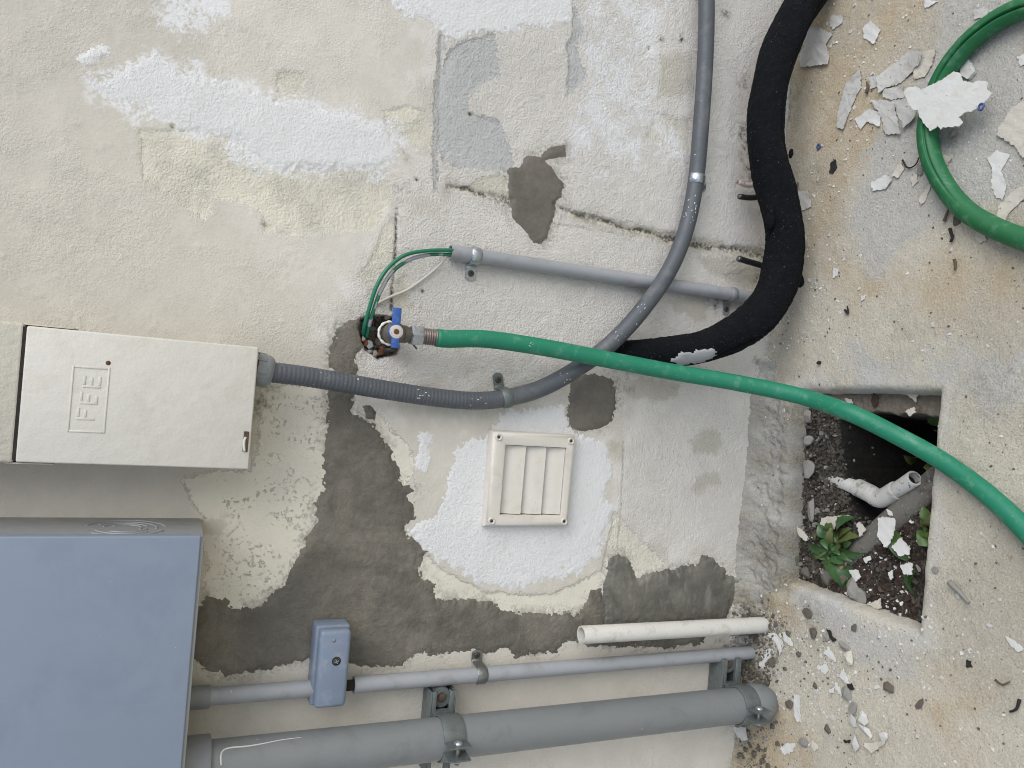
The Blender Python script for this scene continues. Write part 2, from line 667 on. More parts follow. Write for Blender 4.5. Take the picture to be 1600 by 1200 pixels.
M_jbox = plain_mat('painted grey casting', C(120, 132, 150), 0.42, 0.06, 30, 0.0008, 90, dirt=C(160, 162, 164), dirt_amt=0.35, dirt_scale=40)
M_white = plain_mat('aged white plastic', C(204, 201, 193), 0.45, 0.05, 26, 0.0003, 200, speck=C(130, 116, 100), speck_amt=0.35, dirt=C(170, 160, 145), dirt_amt=0.5, dirt_scale=45)
M_white2 = plain_mat('muddy white plastic', C(196, 194, 187), 0.5, 0.08, 30, 0.0005, 200, speck=C(60, 55, 48), speck_amt=0.75, dirt=C(120, 112, 98), dirt_amt=0.7, dirt_scale=40, speck_scale=190)
M_steel = plain_mat('galvanised steel', C(126, 128, 124), 0.42, 0.2, 60, 0.0006, 220, dirt=C(76, 76, 72), dirt_amt=0.6, dirt_scale=60, metal=0.65)
M_steelB = plain_mat('bright galvanised steel', C(178, 184, 190), 0.3, 0.18, 60, 0.0005, 220, metal=0.85, dirt=C(110, 112, 112), dirt_amt=0.5, dirt_scale=70)
M_clamp = plain_mat('grey painted steel', C(104, 110, 109), 0.45, 0.12, 40, 0.0006, 160, speck=C(190, 190, 186), speck_amt=0.15, dirt=C(80, 82, 80), dirt_amt=0.5, dirt_scale=50, metal=0.3)
M_screw = plain_mat('dirty screw', C(74, 70, 64), 0.5, 0.3, 200, 0.0004, 500, metal=0.6)
M_rust = plain_mat('rust', C(104, 62, 38), 0.9, 0.4, 120, 0.002, 260, dirt=C(60, 42, 32), dirt_amt=0.8, dirt_scale=120)
M_brass = plain_mat('weathered brass', C(112, 106, 96), 0.5, 0.15, 80, 0.0006, 260, metal=0.5, dirt=C(80, 74, 64), dirt_amt=0.5, dirt_scale=90)
M_thread = plain_mat('brown metal ferrule', C(128, 116, 108), 0.45, 0.12, 60, 0.0004, 260, metal=0.5)
M_blue = plain_mat('blue lever paint', C(48, 88, 158), 0.45, 0.12, 60, 0.0005, 200, dirt=C(120, 140, 170), dirt_amt=0.4, dirt_scale=160)
M_hub = plain_mat('pale worn hub', C(196, 188, 178), 0.5, 0.08, 100, 0.0004, 300, dirt=C(130, 84, 58), dirt_amt=0.5, dirt_scale=170)
M_tape = plain_mat('white thread tape', C(214, 212, 206), 0.6, 0.06, 80, 0.0006, 300)
M_hose = plain_mat('green hose rubber', C(18, 118, 88), 0.55, 0.07, 14, 0.00025, 300, dirt=C(88, 142, 118), dirt_amt=0.55, dirt_scale=60, speck=C(150, 190, 172), speck_amt=-0.1, speck_scale=200)
M_hose2 = plain_mat('deep green hose rubber', C(22, 100, 56), 0.55, 0.07, 14, 0.00025, 300, dirt=C(84, 132, 102), dirt_amt=0.5, dirt_scale=60, speck=C(150, 186, 160), speck_amt=-0.1, speck_scale=200)
M_wire = plain_mat('green wire', C(28, 110, 82), 0.35, 0.08, 60)
M_foam = plain_mat('black foam', (0.0035, 0.0038, 0.0055, 1), 0.95, 0.4, 60, 0.0035, 260, speck=C(120, 122, 128), speck_amt=0.30, spec=0.2, speck_scale=420)
M_black = plain_mat('black cable', (0.012, 0.012, 0.012, 1), 0.5, 0.2, 60, spec=0.4)
M_cord = plain_mat('dusty white cord', C(198, 193, 182), 0.6, 0.06, 80)
M_flakeW = plain_mat('white paint chip', C(214, 213, 208, .95), 0.65, 0.04, 50, 0.0008, 160, dirt=C(196, 188, 172), dirt_amt=0.5, dirt_scale=40, speck=C(110, 104, 94), speck_amt=0.0, speck_scale=160)
M_flakeC = plain_mat('cream paint chip', C(206, 200, 186, .92), 0.7, 0.06, 50, 0.0012, 160, dirt=C(172, 164, 148), dirt_amt=0.55, dirt_scale=50, speck=C(90, 84, 74), speck_amt=0.1, speck_scale=160)
M_flakeG = plain_mat('grey paint chip', C(194, 192, 186, .95), 0.75, 0.07, 50, 0.0014, 140, dirt=C(150, 146, 136), dirt_amt=0.6, dirt_scale=45, speck=C(84, 78, 70), speck_amt=0.15, speck_scale=170)
M_stone = plain_mat('grey stone', C(150, 147, 139, .85), 0.9, 0.12, 60, 0.002, 160, dirt=C(112, 108, 98, .85), dirt_amt=0.6, dirt_scale=50)
M_clod = plain_mat('soil clod', C(88, 83, 73, .85), 0.95, 0.3, 80, 0.002, 200)
M_stoneD = plain_mat('dark mortar crumb', C(104, 98, 87, .85), 0.9, 0.15, 60, 0.002, 160)
M_pink = plain_mat('pinkish rubble', C(170, 148, 130, .85), 0.9, 0.12, 60, 0.002, 160, dirt=C(120, 108, 92, .85), dirt_amt=0.6)
M_soot = plain_mat('black scrap', C(34, 32, 30), 0.8, 0.3, 90, 0.001, 200)
M_twig = plain_mat('brown twig', C(98, 82, 62), 0.9, 0.2, 90, 0.001, 300)
M_leaf = plain_mat('green leaf', C(74, 104, 46, .9), 0.45, 0.25, 60, 0.0008, 120, dirt=C(104, 116, 60, .8), dirt_amt=0.4, dirt_scale=60)
M_leafD = plain_mat('dark green leaf', C(56, 92, 46, .85), 0.42, 0.25, 60, 0.0008, 120, speck=C(170, 176, 160), speck_amt=0.0, dirt=C(70, 98, 52, .8), dirt_amt=0.4, dirt_scale=60)
M_rubber = plain_mat('faded blue rubber', C(52, 72, 128), 0.5, 0.1, 80)
M_red = plain_mat('red and white insulation', C(206, 198, 188), 0.5, 0.06, 60, dirt=C(176, 60, 44), dirt_amt=1.0, dirt_scale=90)
M_litter = plain_mat('dark leaf litter', C(66, 50, 42, .8), 0.9, 0.4, 90, 0.002, 200)
mw = NT('murky water')
M_water = mw.done(C(40, 40, 38, .5), 0.06, mw.bump(mw.noise(14, 3), 0.004, 0.15), spec=0.6)


# ------------------------------------------------------------------ height-field grids
def axis(fine0, fine1, step, far0, far1):
    a = list(np.arange(fine0, fine1 + step / 2, step))
    d = step
    lo = fine0
    pre = []
    while lo > far0:
        d *= 1.7
        lo = max(far0, lo - d)
        pre.append(lo)
    d = step
    hi = a[-1]
    post = []
    while hi < far1:
        d *= 1.7
        hi = min(far1, hi + d)
        post.append(hi)
    return np.array(pre[::-1] + a + post)


def grid_faces(nx, ny, keep=None):
    i, j = np.meshgrid(np.arange(nx - 1), np.arange(ny - 1), indexing='ij')
    a = i * ny + j
    f = np.stack([a, a + ny, a + ny + 1, a + 1], -1).reshape(-1, 4)
    if keep is not None:
        f = f[keep.reshape(-1)]
    return f


def compact(V, f):
    used = np.unique(f)
    mp = np.full(len(V), -1)
    mp[used] = np.arange(len(used))
    return V[used], mp[f], used


def add_attr(o, name, arr):
    a = o.data.attributes.new(name, 'FLOAT', 'POINT')
    a.data.foreach_set('value', np.asarray(arr, dtype=np.float32).ravel())


# ------------------------------------------------------------------ the wall
ax_x = axis(-0.74, 0.74, 0.0022, -6.0, 6.0)
ax_z = axis(-0.02, 1.30, 0.0022, -0.4, 4.0)
WX, WZ = np.meshgrid(ax_x, ax_z, indexing='ij')

MORTAR_MAIN = [(562, 495), (547, 499), (532, 510), (525, 525), (512, 550), (513, 560), (517, 577), (513, 600), (513, 626), (511, 687), (506, 744), (506, 766), (493, 792), (489, 819), (480, 832), (468, 870), (455, 900), (448, 918), (416, 935), (402, 949), (367, 949), (352, 930), (348, 936), (324, 933), (312, 949), (296, 950), (290, 1005), (304, 1027), (332, 1049), (359, 1056), (394, 1052), (429, 1041), (464, 1032), (490, 1025), (525, 1032), (551, 1036), (569, 1041), (630, 1036), (639, 1027), (652, 1023), (690, 1020), (725, 1018), (742, 1016), (760, 1024), (780, 1012), (795, 1011), (804, 1024), (869, 1020), (887, 1002), (903, 1000), (925, 1010), (1000, 1012), (1060, 1010), (1100, 1004), (1106, 985), (1080, 975), (948, 976), (944, 932), (940, 918), (922, 924), (913, 950), (900, 959), (856, 959), (817, 957), (786, 954), (769, 943), (742, 932), (716, 935), (683, 935), (677, 915), (659, 902), (655, 880), (664, 862), (659, 849), (633, 834), (635, 819), (648, 810), (646, 788), (637, 775), (652, 766), (628, 753), (620, 727), (607, 696), (585, 666), (567, 650), (550, 646), (552, 626), (549, 612), (553, 595), (560, 575), (555, 567), (566, 547), (566, 520)]
MORTAR_RIGHT = [(952, 871), (974, 867), (984, 880), (996, 902), (1031, 893), (1071, 884), (1092, 880), (1097, 869), (1114, 871), (1132, 889), (1136, 902), (1150, 905), (1148, 930), (1136, 968), (1049, 975), (948, 979), (942, 932), (948, 889)]
MORTAR_BLOB = [(795, 265), (814, 258), (818, 246), (834, 243), (845, 243), (850, 233), (870, 228), (883, 227), (883, 243), (870, 246), (852, 252), (865, 263), (868, 274), (877, 282), (881, 294), (876, 308), (868, 321), (868, 335), (861, 353), (855, 373), (845, 382), (832, 378), (820, 362), (800, 342), (798, 317), (795, 290)]
MORTAR_HOSE = [(887, 639), (889, 666), (900, 671), (935, 671), (952, 661), (961, 639), (963, 609), (955, 592), (930, 582), (900, 590), (890, 610)]
MORTAR_SMALL = [(566, 634), (578, 632), (588, 645), (586, 658), (574, 652)]
PRIMER_VENT = [(712, 705), (703, 744), (694, 775), (672, 810), (633, 827), (655, 845), (668, 862), (699, 880), (725, 897), (760, 913), (821, 919), (843, 906), (891, 902), (917, 884), (939, 871), (944, 836), (957, 792), (944, 771), (955, 744), (950, 705), (939, 692), (915, 684), (887, 668), (882, 637), (843, 635), (795, 644), (773, 670), (760, 687), (730, 690)]
PRIMER_STRIPE = [(205, 92), (245, 83), (280, 105), (315, 122), (372, 136), (437, 149), (481, 162), (525, 175), (591, 192), (612, 214), (617, 236), (604, 258), (569, 267), (525, 267), (459, 267), (420, 258), (394, 232), (363, 217), (332, 214), (306, 201), (271, 188), (219, 166), (175, 153), (144, 136), (175, 118)]
PRIMER_DAB = [(114, 92), (127, 79), (150, 70), (171, 72), (174, 92), (150, 96), (131, 104)]
PRIMER_DAB2 = [(652, 680), (668, 674), (678, 682), (668, 700), (672, 720), (668, 738), (655, 742), (648, 728), (656, 708)]
PRIMER_TOP = [(556, -8), (610, 2), (634, 28), (673, 37), (690, 53), (722, 57), (771, 49), (845, 45), (890, 41), (894, -8)]

OLD = [(219, 205), (223, 280), (262, 302), (297, 328), (319, 343), (335, 328), (332, 310), (363, 311), (394, 324), (415, 345), (450, 372), (464, 367), (525, 363), (582, 363), (604, 332), (612, 284), (604, 252), (420, 250), (363, 215), (306, 200)]
OLD7 = [(880, 325), (1000, 352), (1120, 378), (1205, 392), (1205, 410), (1100, 398), (980, 368), (885, 340)]
OLD8 = [(1130, 430), (1170, 420), (1205, 425), (1205, 460), (1150, 450)]
OLD9 = [(410, 340), (430, 338), (432, 362), (412, 362)]
OLD10 = [(430, 110), (474, 112), (470, 150), (436, 150)]
OLD2 = [(596, 172), (640, 165), (660, 172), (678, 205), (676, 230), (640, 222), (610, 225)]
OLD3 = [(580, 400), (600, 360), (612, 340), (616, 420), (606, 452), (570, 445), (562, 430)]
OLD4 = [(720, 300), (748, 278), (782, 272), (796, 285), (798, 310), (760, 302)]
OLD5 = [(1025, 178), (1078, 188), (1078, 236), (1034, 232), (1010, 215)]
OLD6 = [(608, 470), (618, 440), (634, 430), (640, 470), (646, 480), (628, 485)]
YELLOW = [(286, 748), (330, 736), (392, 734), (402, 700), (410, 605), (470, 600), (520, 605), (520, 700), (508, 780), (478, 850), (446, 930), (380, 960), (330, 945), (318, 905), (330, 880), (312, 850), (306, 820), (318, 808), (296, 780)]
YELLOW2 = [(560, 640), (590, 645), (640, 700), (650, 740), (630, 760), (610, 720), (590, 680)]
YELLOW3 = [(640, 840), (690, 890), (760, 925), (860, 930), (940, 890), (960, 800), (1040, 880), (1000, 910), (950, 890), (930, 930), (900, 970), (790, 965), (680, 945), (640, 880)]
GREY = [(694, 90), (722, 65), (771, 53), (776, 82), (780, 118), (739, 143), (727, 155), (735, 176), (780, 188), (796, 229), (804, 253), (796, 269), (722, 261), (690, 253), (684, 204), (686, 143)]
GREY2 = [(894, 0), (914, 53), (900, 70), (918, 122), (886, 151), (890, 106), (886, 73), (897, 50)]
GREY3 = [(306, 806), (350, 808), (356, 828), (340, 840), (312, 838)]
GREY4 = [(690, 40), (694, 70), (690, 130), (684, 260), (680, 300), (676, 260), (680, 140), (684, 70)]
GREY5 = [(242, -8), (350, -8), (352, 20), (320, 40), (312, 110), (282, 98), (286, 50), (250, 40)]
WHITE = [(918, 0), (906, 73), (922, 106), (915, 150), (900, 190), (880, 215), (900, 260), (930, 280), (990, 270), (1015, 238), (1070, 240), (1060, 200), (1026, 165), (1033, 98), (1025, 33), (1061, -8), (930, -8)]
STRIPE_FADE = [(128, 122), (190, 96), (240, 74), (300, 100), (330, 118), (620, 190), (640, 240), (600, 285), (420, 275), (330, 232), (230, 190), (150, 150)]
BROWNS = [GREY3, [(1078, 690), (1095, 675), (1118, 672), (1128, 690), (1118, 708), (1090, 712), (1080, 706)],
          [(1088, 748), (1105, 738), (1124, 740), (1126, 755), (1104, 762), (1082, 774), (1078, 765)],
          [(952, 690), (970, 684), (974, 700), (958, 712), (950, 705)],
          [(962, 590), (1010, 592), (1060, 602), (1060, 622), (1020, 630), (980, 616)],
          [(1090, 400), (1140, 405), (1200, 415), (1205, 445), (1150, 440), (1110, 430)],
          [(1040, 470), (1075, 460), (1110, 472), (1100, 498), (1060, 490)],
          [(1030, 85), (1080, 80), (1085, 140), (1060, 155), (1030, 150)]]
BASE_BAND = [(1175, 560), (1205, 560), (1260, 600), (1250, 640), (1240, 840), (1190, 1010), (1140, 1010), (1150, 900), (1168, 860), (1175, 780), (1182, 730), (1192, 690), (1180, 660), (1192, 620)]
DARKGREYS = [[(1178, 680), (1192, 676), (1195, 640), (1208, 640), (1208, 690), (1195, 692), (1180, 686)], [(1150, 905), (1160, 870), (1175, 860), (1172, 900), (1160, 925)], [(1186, 725), (1196, 722), (1194, 745), (1186, 742)]]
CRACK = [[(703, 292), (735, 298), (760, 305), (800, 315)], [(866, 320), (905, 335), (960, 350), (1010, 363), (1060, 376), (1130, 388), (1210, 402)]]
SEAMS = [[(620, 325), (619, 380), (614, 440), (611, 484)], [(689, 50), (686, 140), (683, 300)], [(975, 690), (973, 760), (966, 860)], [(800, 330), (830, 345), (880, 352), (960, 365)]]
HOLE = [(560, 495), (585, 488), (618, 494), (626, 530), (620, 552), (590, 562), (568, 548), (558, 520)]
PINS = [(270, 197), (446, 193), (580, 253), (652, 281), (660, 455), (553, 256), (668, 1072), (430, 160), (1034, 62), (735, 178), (1015, 75)]

fld = {}
rag = fbm(WX, WZ, 60, 11, 5, 0.6) * 0.010


def multi(polys):
    f = np.full(WX.shape, -0.12)
    for p in polys:
        f = np.maximum(f, sdf_poly(WX, WZ, Wxz(p)))
    return f


fld['old'] = multi([OLD, OLD2, OLD3, OLD4, OLD5, OLD6, OLD7, OLD8, OLD9, OLD10]) + rag * 0.6
fld['yellow'] = multi([YELLOW, YELLOW2, YELLOW3]) + rag * 0.5
fld['grey'] = multi([GREY, GREY2, GREY4]) + rag * 0.45
fld['white'] = multi([WHITE, GREY5, STRIPE_FADE]) + rag * 2.0
fld['brown'] = multi(BROWNS) + rag * 1.2
fld['base'] = multi([BASE_BAND]) + rag * 0.8
fld['darkgrey'] = multi(DARKGREYS) + rag * 0.5
fld['crackle'] = multi([YELLOW]) - 0.004
fld['pink'] = multi([[(330, -20), (1240, -20), (1180, 590), (520, 470), (420, 420), (340, 300), (318, 120)]]) + rag
fld['worn'] = multi([[(690, -60), (1300, -60), (1300, 610), (1190, 960), (1120, 880), (960, 880), (960, 600), (700, 610), (560, 620), (540, 480), (640, 300), (680, 200)]])
hol = sdf_poly(WX, WZ, Wxz(HOLE)) + rag * 0.6
fld['mort'] = multi([MORTAR_MAIN, MORTAR_RIGHT, MORTAR_BLOB, MORTAR_HOSE])
fld['hole'] = sstep(-0.001, 0.003, hol)
moss_and_holes = np.zeros(WX.shape)
crk_h = np.zeros(WX.shape)
wav = fbm(WX, WZ, 35, 33, 4) * 0.006
for k, cpts in enumerate(CRACK):
    d = dist_line(WX + wav, WZ + wav, Wxz(cpts))
    wid = 0.0038 + 0.006 * np.clip(fbm(WX, WZ, 22, 40 + k, 3) + 0.3, 0, 1)
    g = np.exp(-(d / wid) ** 2)
    moss_and_holes = np.maximum(moss_and_holes, g * (0.75 + 0.5 * fbm(WX, WZ, 30, 50, 3)))
    moss_and_holes = np.maximum(moss_and_holes, 0.40 * np.exp(-(d / 0.014) ** 2) * (0.7 + fbm(WX, WZ, 40, 51, 3)))
    crk_h += g * 0.0040
for k, cpts in enumerate(SEAMS):
    d = dist_line(WX + wav * 0.25, WZ + wav * 0.25, Wxz(cpts))
    g = np.exp(-(d / (0.0016 if k else 0.0022)) ** 2) * (0.6 + 0.4 * (fbm(WX, WZ, 30, 60, 3) > -0.1))
    moss_and_holes = np.maximum(moss_and_holes, g * (0.9 if k == 0 else 0.35))
    crk_h += g * (0.003 if k == 0 else 0.0012)
for q in PINS:
    p = W(*q)
    d = np.hypot(WX - p.x, WZ - p.z)
    g = np.exp(-(d / 0.0026) ** 2)
    moss_and_holes = np.maximum(moss_and_holes, g)
    crk_h += 0.003 * g
# mildew near the wall foot, dark spots by fittings, and small holes' darkness painted on
for q, r, a in [((1195, 395), 0.03, 0.5), ((1205, 330), 0.03, 0.30), ((1180, 250), 0.040, 0.8), ((1130, 480), 0.014, 0.8), ((970, 602), 0.03, 0.45), ((1200, 705), 0.02, 0.6), ((545, 512), 0.02, 0.4), ((1150, 930), 0.03, 0.5), ((1130, 1020), 0.03, 0.6), ((1200, 280), 0.03, 0.35), ((752, 1020), 0.01, 0.7), ((1160, 1130), 0.04, 0.3), ((1135, 18), 0.010, 1.0), ((1062, 60), 0.007, 1.2), ((1033, 62), 0.007, 1.1), ((632, 240), 0.009, 0.7), ((628, 300), 0.012, 0.6), ((620, 340), 0.008, 0.7), ((415, 350), 0.006, 0.5), ((1168, 215), 0.03, 0.7), ((1176, 180), 0.02, 0.6), ((1165, 135), 0.02, 0.4), ((1120, 470), 0.02, 0.6), ((1190, 440), 0.02, 0.6), ((1010, 480), 0.02, 0.3), ((985, 520), 0.02, 0.35), ((400, 640), 0.012, 0.6), ((410, 625), 0.02, 0.5), ((905, 745), 0.008, 0.8), ((757, 690), 0.006, 0.8)]:
    p = W(*q)
    d = np.hypot(WX - p.x, WZ - p.z)
    moss_and_holes = np.maximum(moss_and_holes, a * np.exp(-(d / r) ** 2) * np.clip(0.5 + 1.6 * fbm(WX, WZ, 90, 70, 4), 0, 1.4))
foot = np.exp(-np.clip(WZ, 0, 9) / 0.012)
moss_and_holes = np.maximum(moss_and_holes, 0.6 * foot * np.clip(0.6 + fbm(WX, WZ, 25, 77, 4), 0, 1))
fld['moss_and_holes'] = np.clip(moss_and_holes, 0, 1.2)

fld['v1'] = 0.5 + 0.5 * fbm(WX, WZ, 3.5, 501, 4)
fld['v2'] = 0.5 + 0.6 * fbm(WX, WZ, 30, 511, 4, 0.65)
fld['v3'] = 0.5 + 0.6 * fbm(WX, WZ, 13, 521, 4, 0.6)
ck = np.abs(fbm(WX + 0.01 * fbm(WX, WZ, 40, 533, 3), WZ, 26, 531, 3, 0.5))
fld['crk'] = sstep(0.022, 0.004, ck) * sstep(0.0, 0.15, fbm(WX, WZ, 12, 541, 3))
H = 0.0022 * fbm(WX, WZ, 5, 1, 3) + 0.0003 * fbm(WX, WZ, 38, 5, 3)
wornf = sstep(-0.05, 0.05, fld['worn'])
stip = fbm(WX + 0.003 * fbm(WX, WZ, 70, 15, 2), WZ + 0.003 * fbm(WX, WZ, 70, 16, 2), 120, 9, 3, 0.75)
bl = np.clip(fbm(WX, WZ, 110, 29, 2) - 0.38, 0, 1)
rg = 0.15 + 0.85 * np.clip(wornf + 0.8 * sstep(-0.02, 0.03, fld['old']) + 0.35 * sstep(0.35, 0.7, fld['v3']), 0, 1)
H += 0.0008 * rg * stip + 0.0022 * bl * (0.4 + 0.6 * rg)
H -= 0.0010 * sstep(-0.003, 0.003, fld['old']) + 0.0010 * sstep(-0.003, 0.003, fld['yellow']) + 0.0012 * sstep(-0.003, 0.003, fld['grey'])
H -= crk_h
H -= 0.022 * sstep(0.0, 0.010, hol) * (0.75 + 0.5 * fbm(WX, WZ, 60, 80, 3))
fld['rg'] = rg
basef = sstep(-0.006, 0.010, fld['base'])
bil = np.abs(fbm(WX, WZ, 45, 90, 5, 0.6))
H += basef * (0.005 - 0.010 * bil + 0.003 * fbm(WX, WZ, 90, 95, 3, 0.7) + 0.018 * np.exp(-np.clip(WZ, 0, 9) / 0.02))
fade = sstep(0.0, 0.2, 0.9 - np.abs(WX)) * sstep(0, 0.2, 1.5 - WZ)
H *= fade
WV = np.stack([WX, -H, WZ], -1).reshape(-1, 3)
wall = mesh_obj('exterior_wall', WV, grid_faces(len(ax_x), len(ax_z)), M_wall)
tag(wall, 'patched cream stucco house wall with peeling paint and cracks', 'wall')
for k, v in fld.items():
    if k != 'hole' or True:
        add_attr(wall, k, v)
# faces must look outwards (towards -Y)
wall.data.flip_normals() if wall.data.polygons[0].normal.y > 0 else None


def wall_patch(name, poly, mat, thick, slope, ragamp, seed, und=0.0006, label=None, cut=None, extra_spots=0.0):
    fi = sdf_poly(WX, WZ, Wxz(poly), 0.03)
    fi = fi + ragamp * (0.8 * fbm(WX, WZ, 36, seed, 5, 0.75) + 0.55 * fbm(WX, WZ, 190, seed + 7, 3, 0.75))
    if cut is not None:
        fi = np.minimum(fi, -sdf_poly(WX, WZ, Wxz(cut), 0.03) + 0.002)
    inside = fi > -0.0045
    keep = inside[:-1, :-1] | inside[1:, :-1] | inside[:-1, 1:] | inside[1:, 1:]
    off = np.minimum(fi * slope, thick)
    off = np.maximum(off, -0.0022)
    deepf = sstep(0.0, 0.012, fi)
    # the patch evens out the stipple of the wall
    smoothH = 0.0022 * fbm(WX, WZ, 5, 1, 3) + und * fbm(WX, WZ, 26, seed + 3, 4, 0.55) + 0.3 * und * fbm(WX, WZ, 150, seed + 4, 3)
    y = (H * (1 - deepf) + np.maximum(smoothH, smoothH) * deepf) + off
    V = np.stack([WX, -y, WZ], -1).reshape(-1, 3)
    f = grid_faces(len(ax_x), len(ax_z), keep)
    V, f, _ = compact(V, f)
    o = mesh_obj(name, V, f, mat, wall)
    if label:
        o['label'] = label
    if o.data.polygons[0].normal.y > 0:
        o.data.flip_normals()
    return o


wall_patch('mortar_patch', MORTAR_MAIN, M_mortar, 0.0020, 0.22, 0.012, 101, 0.0020, 'large dark grey mortar band below the vent')
wall_patch('mortar_patch', MORTAR_RIGHT, M_mortar3, 0.0042, 0.35, 0.010, 121, 0.0014, 'smooth trowelled grey mortar patch near the ground')
wall_patch('mortar_patch', MORTAR_BLOB, M_mortar2, 0.0016, 0.22, 0.007, 131, 0.0004, 'pointed dark grey mortar patch over the crack')
wall_patch('mortar_patch', MORTAR_HOSE, M_mortar2, 0.0026, 0.4, 0.010, 141, 0.0006, 'small dark grey mortar patch under the green hose')
wall_patch('mortar_patch', MORTAR_SMALL, M_mortar, 0.0030, 0.7, 0.006, 151, 0.0006, 'mortar spot beside the flexible conduit')
wall_patch('primer_patch', PRIMER_VENT, M_primer2, 0.0012, 0.16, 0.018, 161, 0.0012, 'bright white primer around the vent')
wall_patch('primer_patch', PRIMER_STRIPE, M_primer, 0.0012, 0.10, 0.018, 171, 0.0010, 'slanting white primer stripe')
wall_patch('primer_patch', PRIMER_DAB, M_primer, 0.0018, 0.35, 0.010, 181, 0.0010, 'white primer dab at the end of the stripe')
wall_patch('primer_patch', PRIMER_DAB2, M_primer2, 0.0012, 0.3, 0.012, 191, 0.0008, 'white primer streak beside the mortar')
wall_patch('primer_patch', PRIMER_TOP, M_primer2, 0.0010, 0.2, 0.022, 201, 0.0010, 'white primer at the edge of the wall')

# ------------------------------------------------------------------ the ground with its open pit
PIT = [(1214, 640), (1262, 606), (1340, 604), (1470, 607), (1437, 992), (1290, 935), (1222, 908), (1240, 840), (1252, 650)]
PIT = [(1248, 606), (1340, 605), (1470, 607), (1437, 992), (1290, 936), (1222, 910), (1226, 840), (1236, 640)]
gx = axis(-0.72, 0.72, 0.0022, -60, 60)
gy = axis(-0.56, -0.006, 0.0022, -60, 0.05)
GX, GY = np.meshgrid(gx, gy, indexing='ij')
pit = sdf_poly(GX, GY, Gxy(PIT), 0.1)
pit_r = pit + 0.0030 * fbm(GX, GY, 34, 301, 4, 0.6)
near = sstep(0, 0.12, 0.8 - np.abs(GX)) * sstep(0, 0.1, 0.62 + GY)
rr = 0.013
d = np.clip(pit_r + rr * 0.6, 0, None)
GZ = np.where(d < rr, -(rr - np.sqrt(np.maximum(rr * rr - d * d, 0))), -(rr + (d - rr) * 5.0))
GZ = np.maximum(GZ, -0.42)
gz_base = (0.0022 * fbm(GX, GY, 6, 311, 3) + 0.0007 * fbm(GX, GY, 40, 312, 4) + 0.0004 * fbm(GX, GY, 160, 313, 2)) * near
GZ = GZ + gz_base * sstep(0.004, -0.004, pit)
# rough mortar strip between the wall and the pit, and rough rubble along the wall foot
STRIP = [(1150, 1130), (1215, 1120), (1212, 1000), (1222, 912), (1240, 845), (1250, 640), (1258, 612), (1200, 596), (1150, 600), (1120, 1120)]
STRIP2 = [(1150, 1000), (1190, 1000), (1200, 930), (1228, 912), (1242, 842), (1252, 648), (1236, 608), (1190, 602), (1150, 640), (1120, 1000)]
strip = sdf_poly(GX, GY, Gxy(STRIP2), 0.1)
sf = sstep(-0.006, 0.008, strip) * sstep(0.004, -0.002, pit_r)
gb = np.abs(fbm(GX, GY, 42, 321, 5, 0.6))
wdist = np.clip(-GY, 0, 1)
GZ += sf * (0.005 - 0.010 * gb + 0.004 * fbm(GX, GY, 90, 325, 3, 0.7) + 0.004 * fbm(GX, GY, 14, 323, 3) + 0.036 * np.exp(-wdist / 0.022))
# small mortar fillet along the whole wall foot
GZ += near * (1 - sf) * 0.010 * np.exp(-wdist / 0.012) * (0.7 + 0.8 * fbm(GX, GY, 20, 331, 4)) * sstep(0.004, -0.004, pit)
ground = mesh_obj('ground', np.stack([GX, GY, GZ], -1).reshape(-1, 3), grid_faces(len(gx), len(gy)), M_ground)
if ground.data.polygons[0].normal.z < 0:
    ground.data.flip_normals()
tag(ground, 'worn concrete slab with an open square pit by the wall', kind='structure')
TAN = [[(1235, -30), (1450, -30), (1440, 40), (1400, 140), (1370, 230), (1330, 300), (1320, 380), (1350, 430), (1420, 410), (1500, 370), (1610, 390), (1610, 470), (1560, 500), (1480, 490), (1400, 470), (1330, 480), (1260, 420), (1255, 300), (1240, 150)],
       [(1140, 1130), (1230, 1120), (1270, 1160), (1280, 1210), (1130, 1210)], [(1200, 905), (1240, 920), (1240, 970), (1190, 975)], [(1430, 1100), (1520, 1090), (1500, 1140), (1420, 1130)]]
CLEAN = [[(1330, 300), (1380, 220), (1420, 150), (1450, 60), (1480, -30), (1620, -30), (1620, 340), (1500, 350), (1420, 400), (1380, 432), (1340, 400), (1318, 350)],
         [(1330, 545), (1460, 560), (1475, 600), (1340, 600)], [(1240, 930), (1420, 1000), (1430, 1060), (1300, 1010)], [(1480, 540), (1610, 560), (1610, 640), (1500, 620)]]
gt = np.full(GX.shape, -0.1)
for p in TAN:
    gt = np.maximum(gt, sdf_poly(GX, GY, Gxy(p), 0.1))
gc = np.full(GX.shape, -0.1)
for p in CLEAN:
    gc = np.maximum(gc, sdf_poly(GX, GY, Gxy(p), 0.1))
add_attr(ground, 'tan', gt)
add_attr(ground, 'v1', 0.5 + 0.6 * fbm(GX, GY, 5, 601, 5, 0.6))
add_attr(ground, 'v2', 0.5 + 0.6 * fbm(GX, GY, 13, 611, 5, 0.6))
add_attr(ground, 'clean', gc)
add_attr(ground, 'rough', strip)
lipn = sstep(-0.045, -0.012, pit) * sstep(0.014, 0.004, pit) * np.clip(0.7 + fbm(GX, GY, 14, 340, 3), 0, 1) * sstep(0.0, -0.01, strip)
add_attr(ground, 'lip', lipn)
add_attr(ground, 'side', sstep(0.006, 0.016, pit))
dirt = 0.9 * np.exp(-wdist / 0.02) * np.clip(0.5 + fbm(GX, GY, 16, 350, 4), 0, 1)
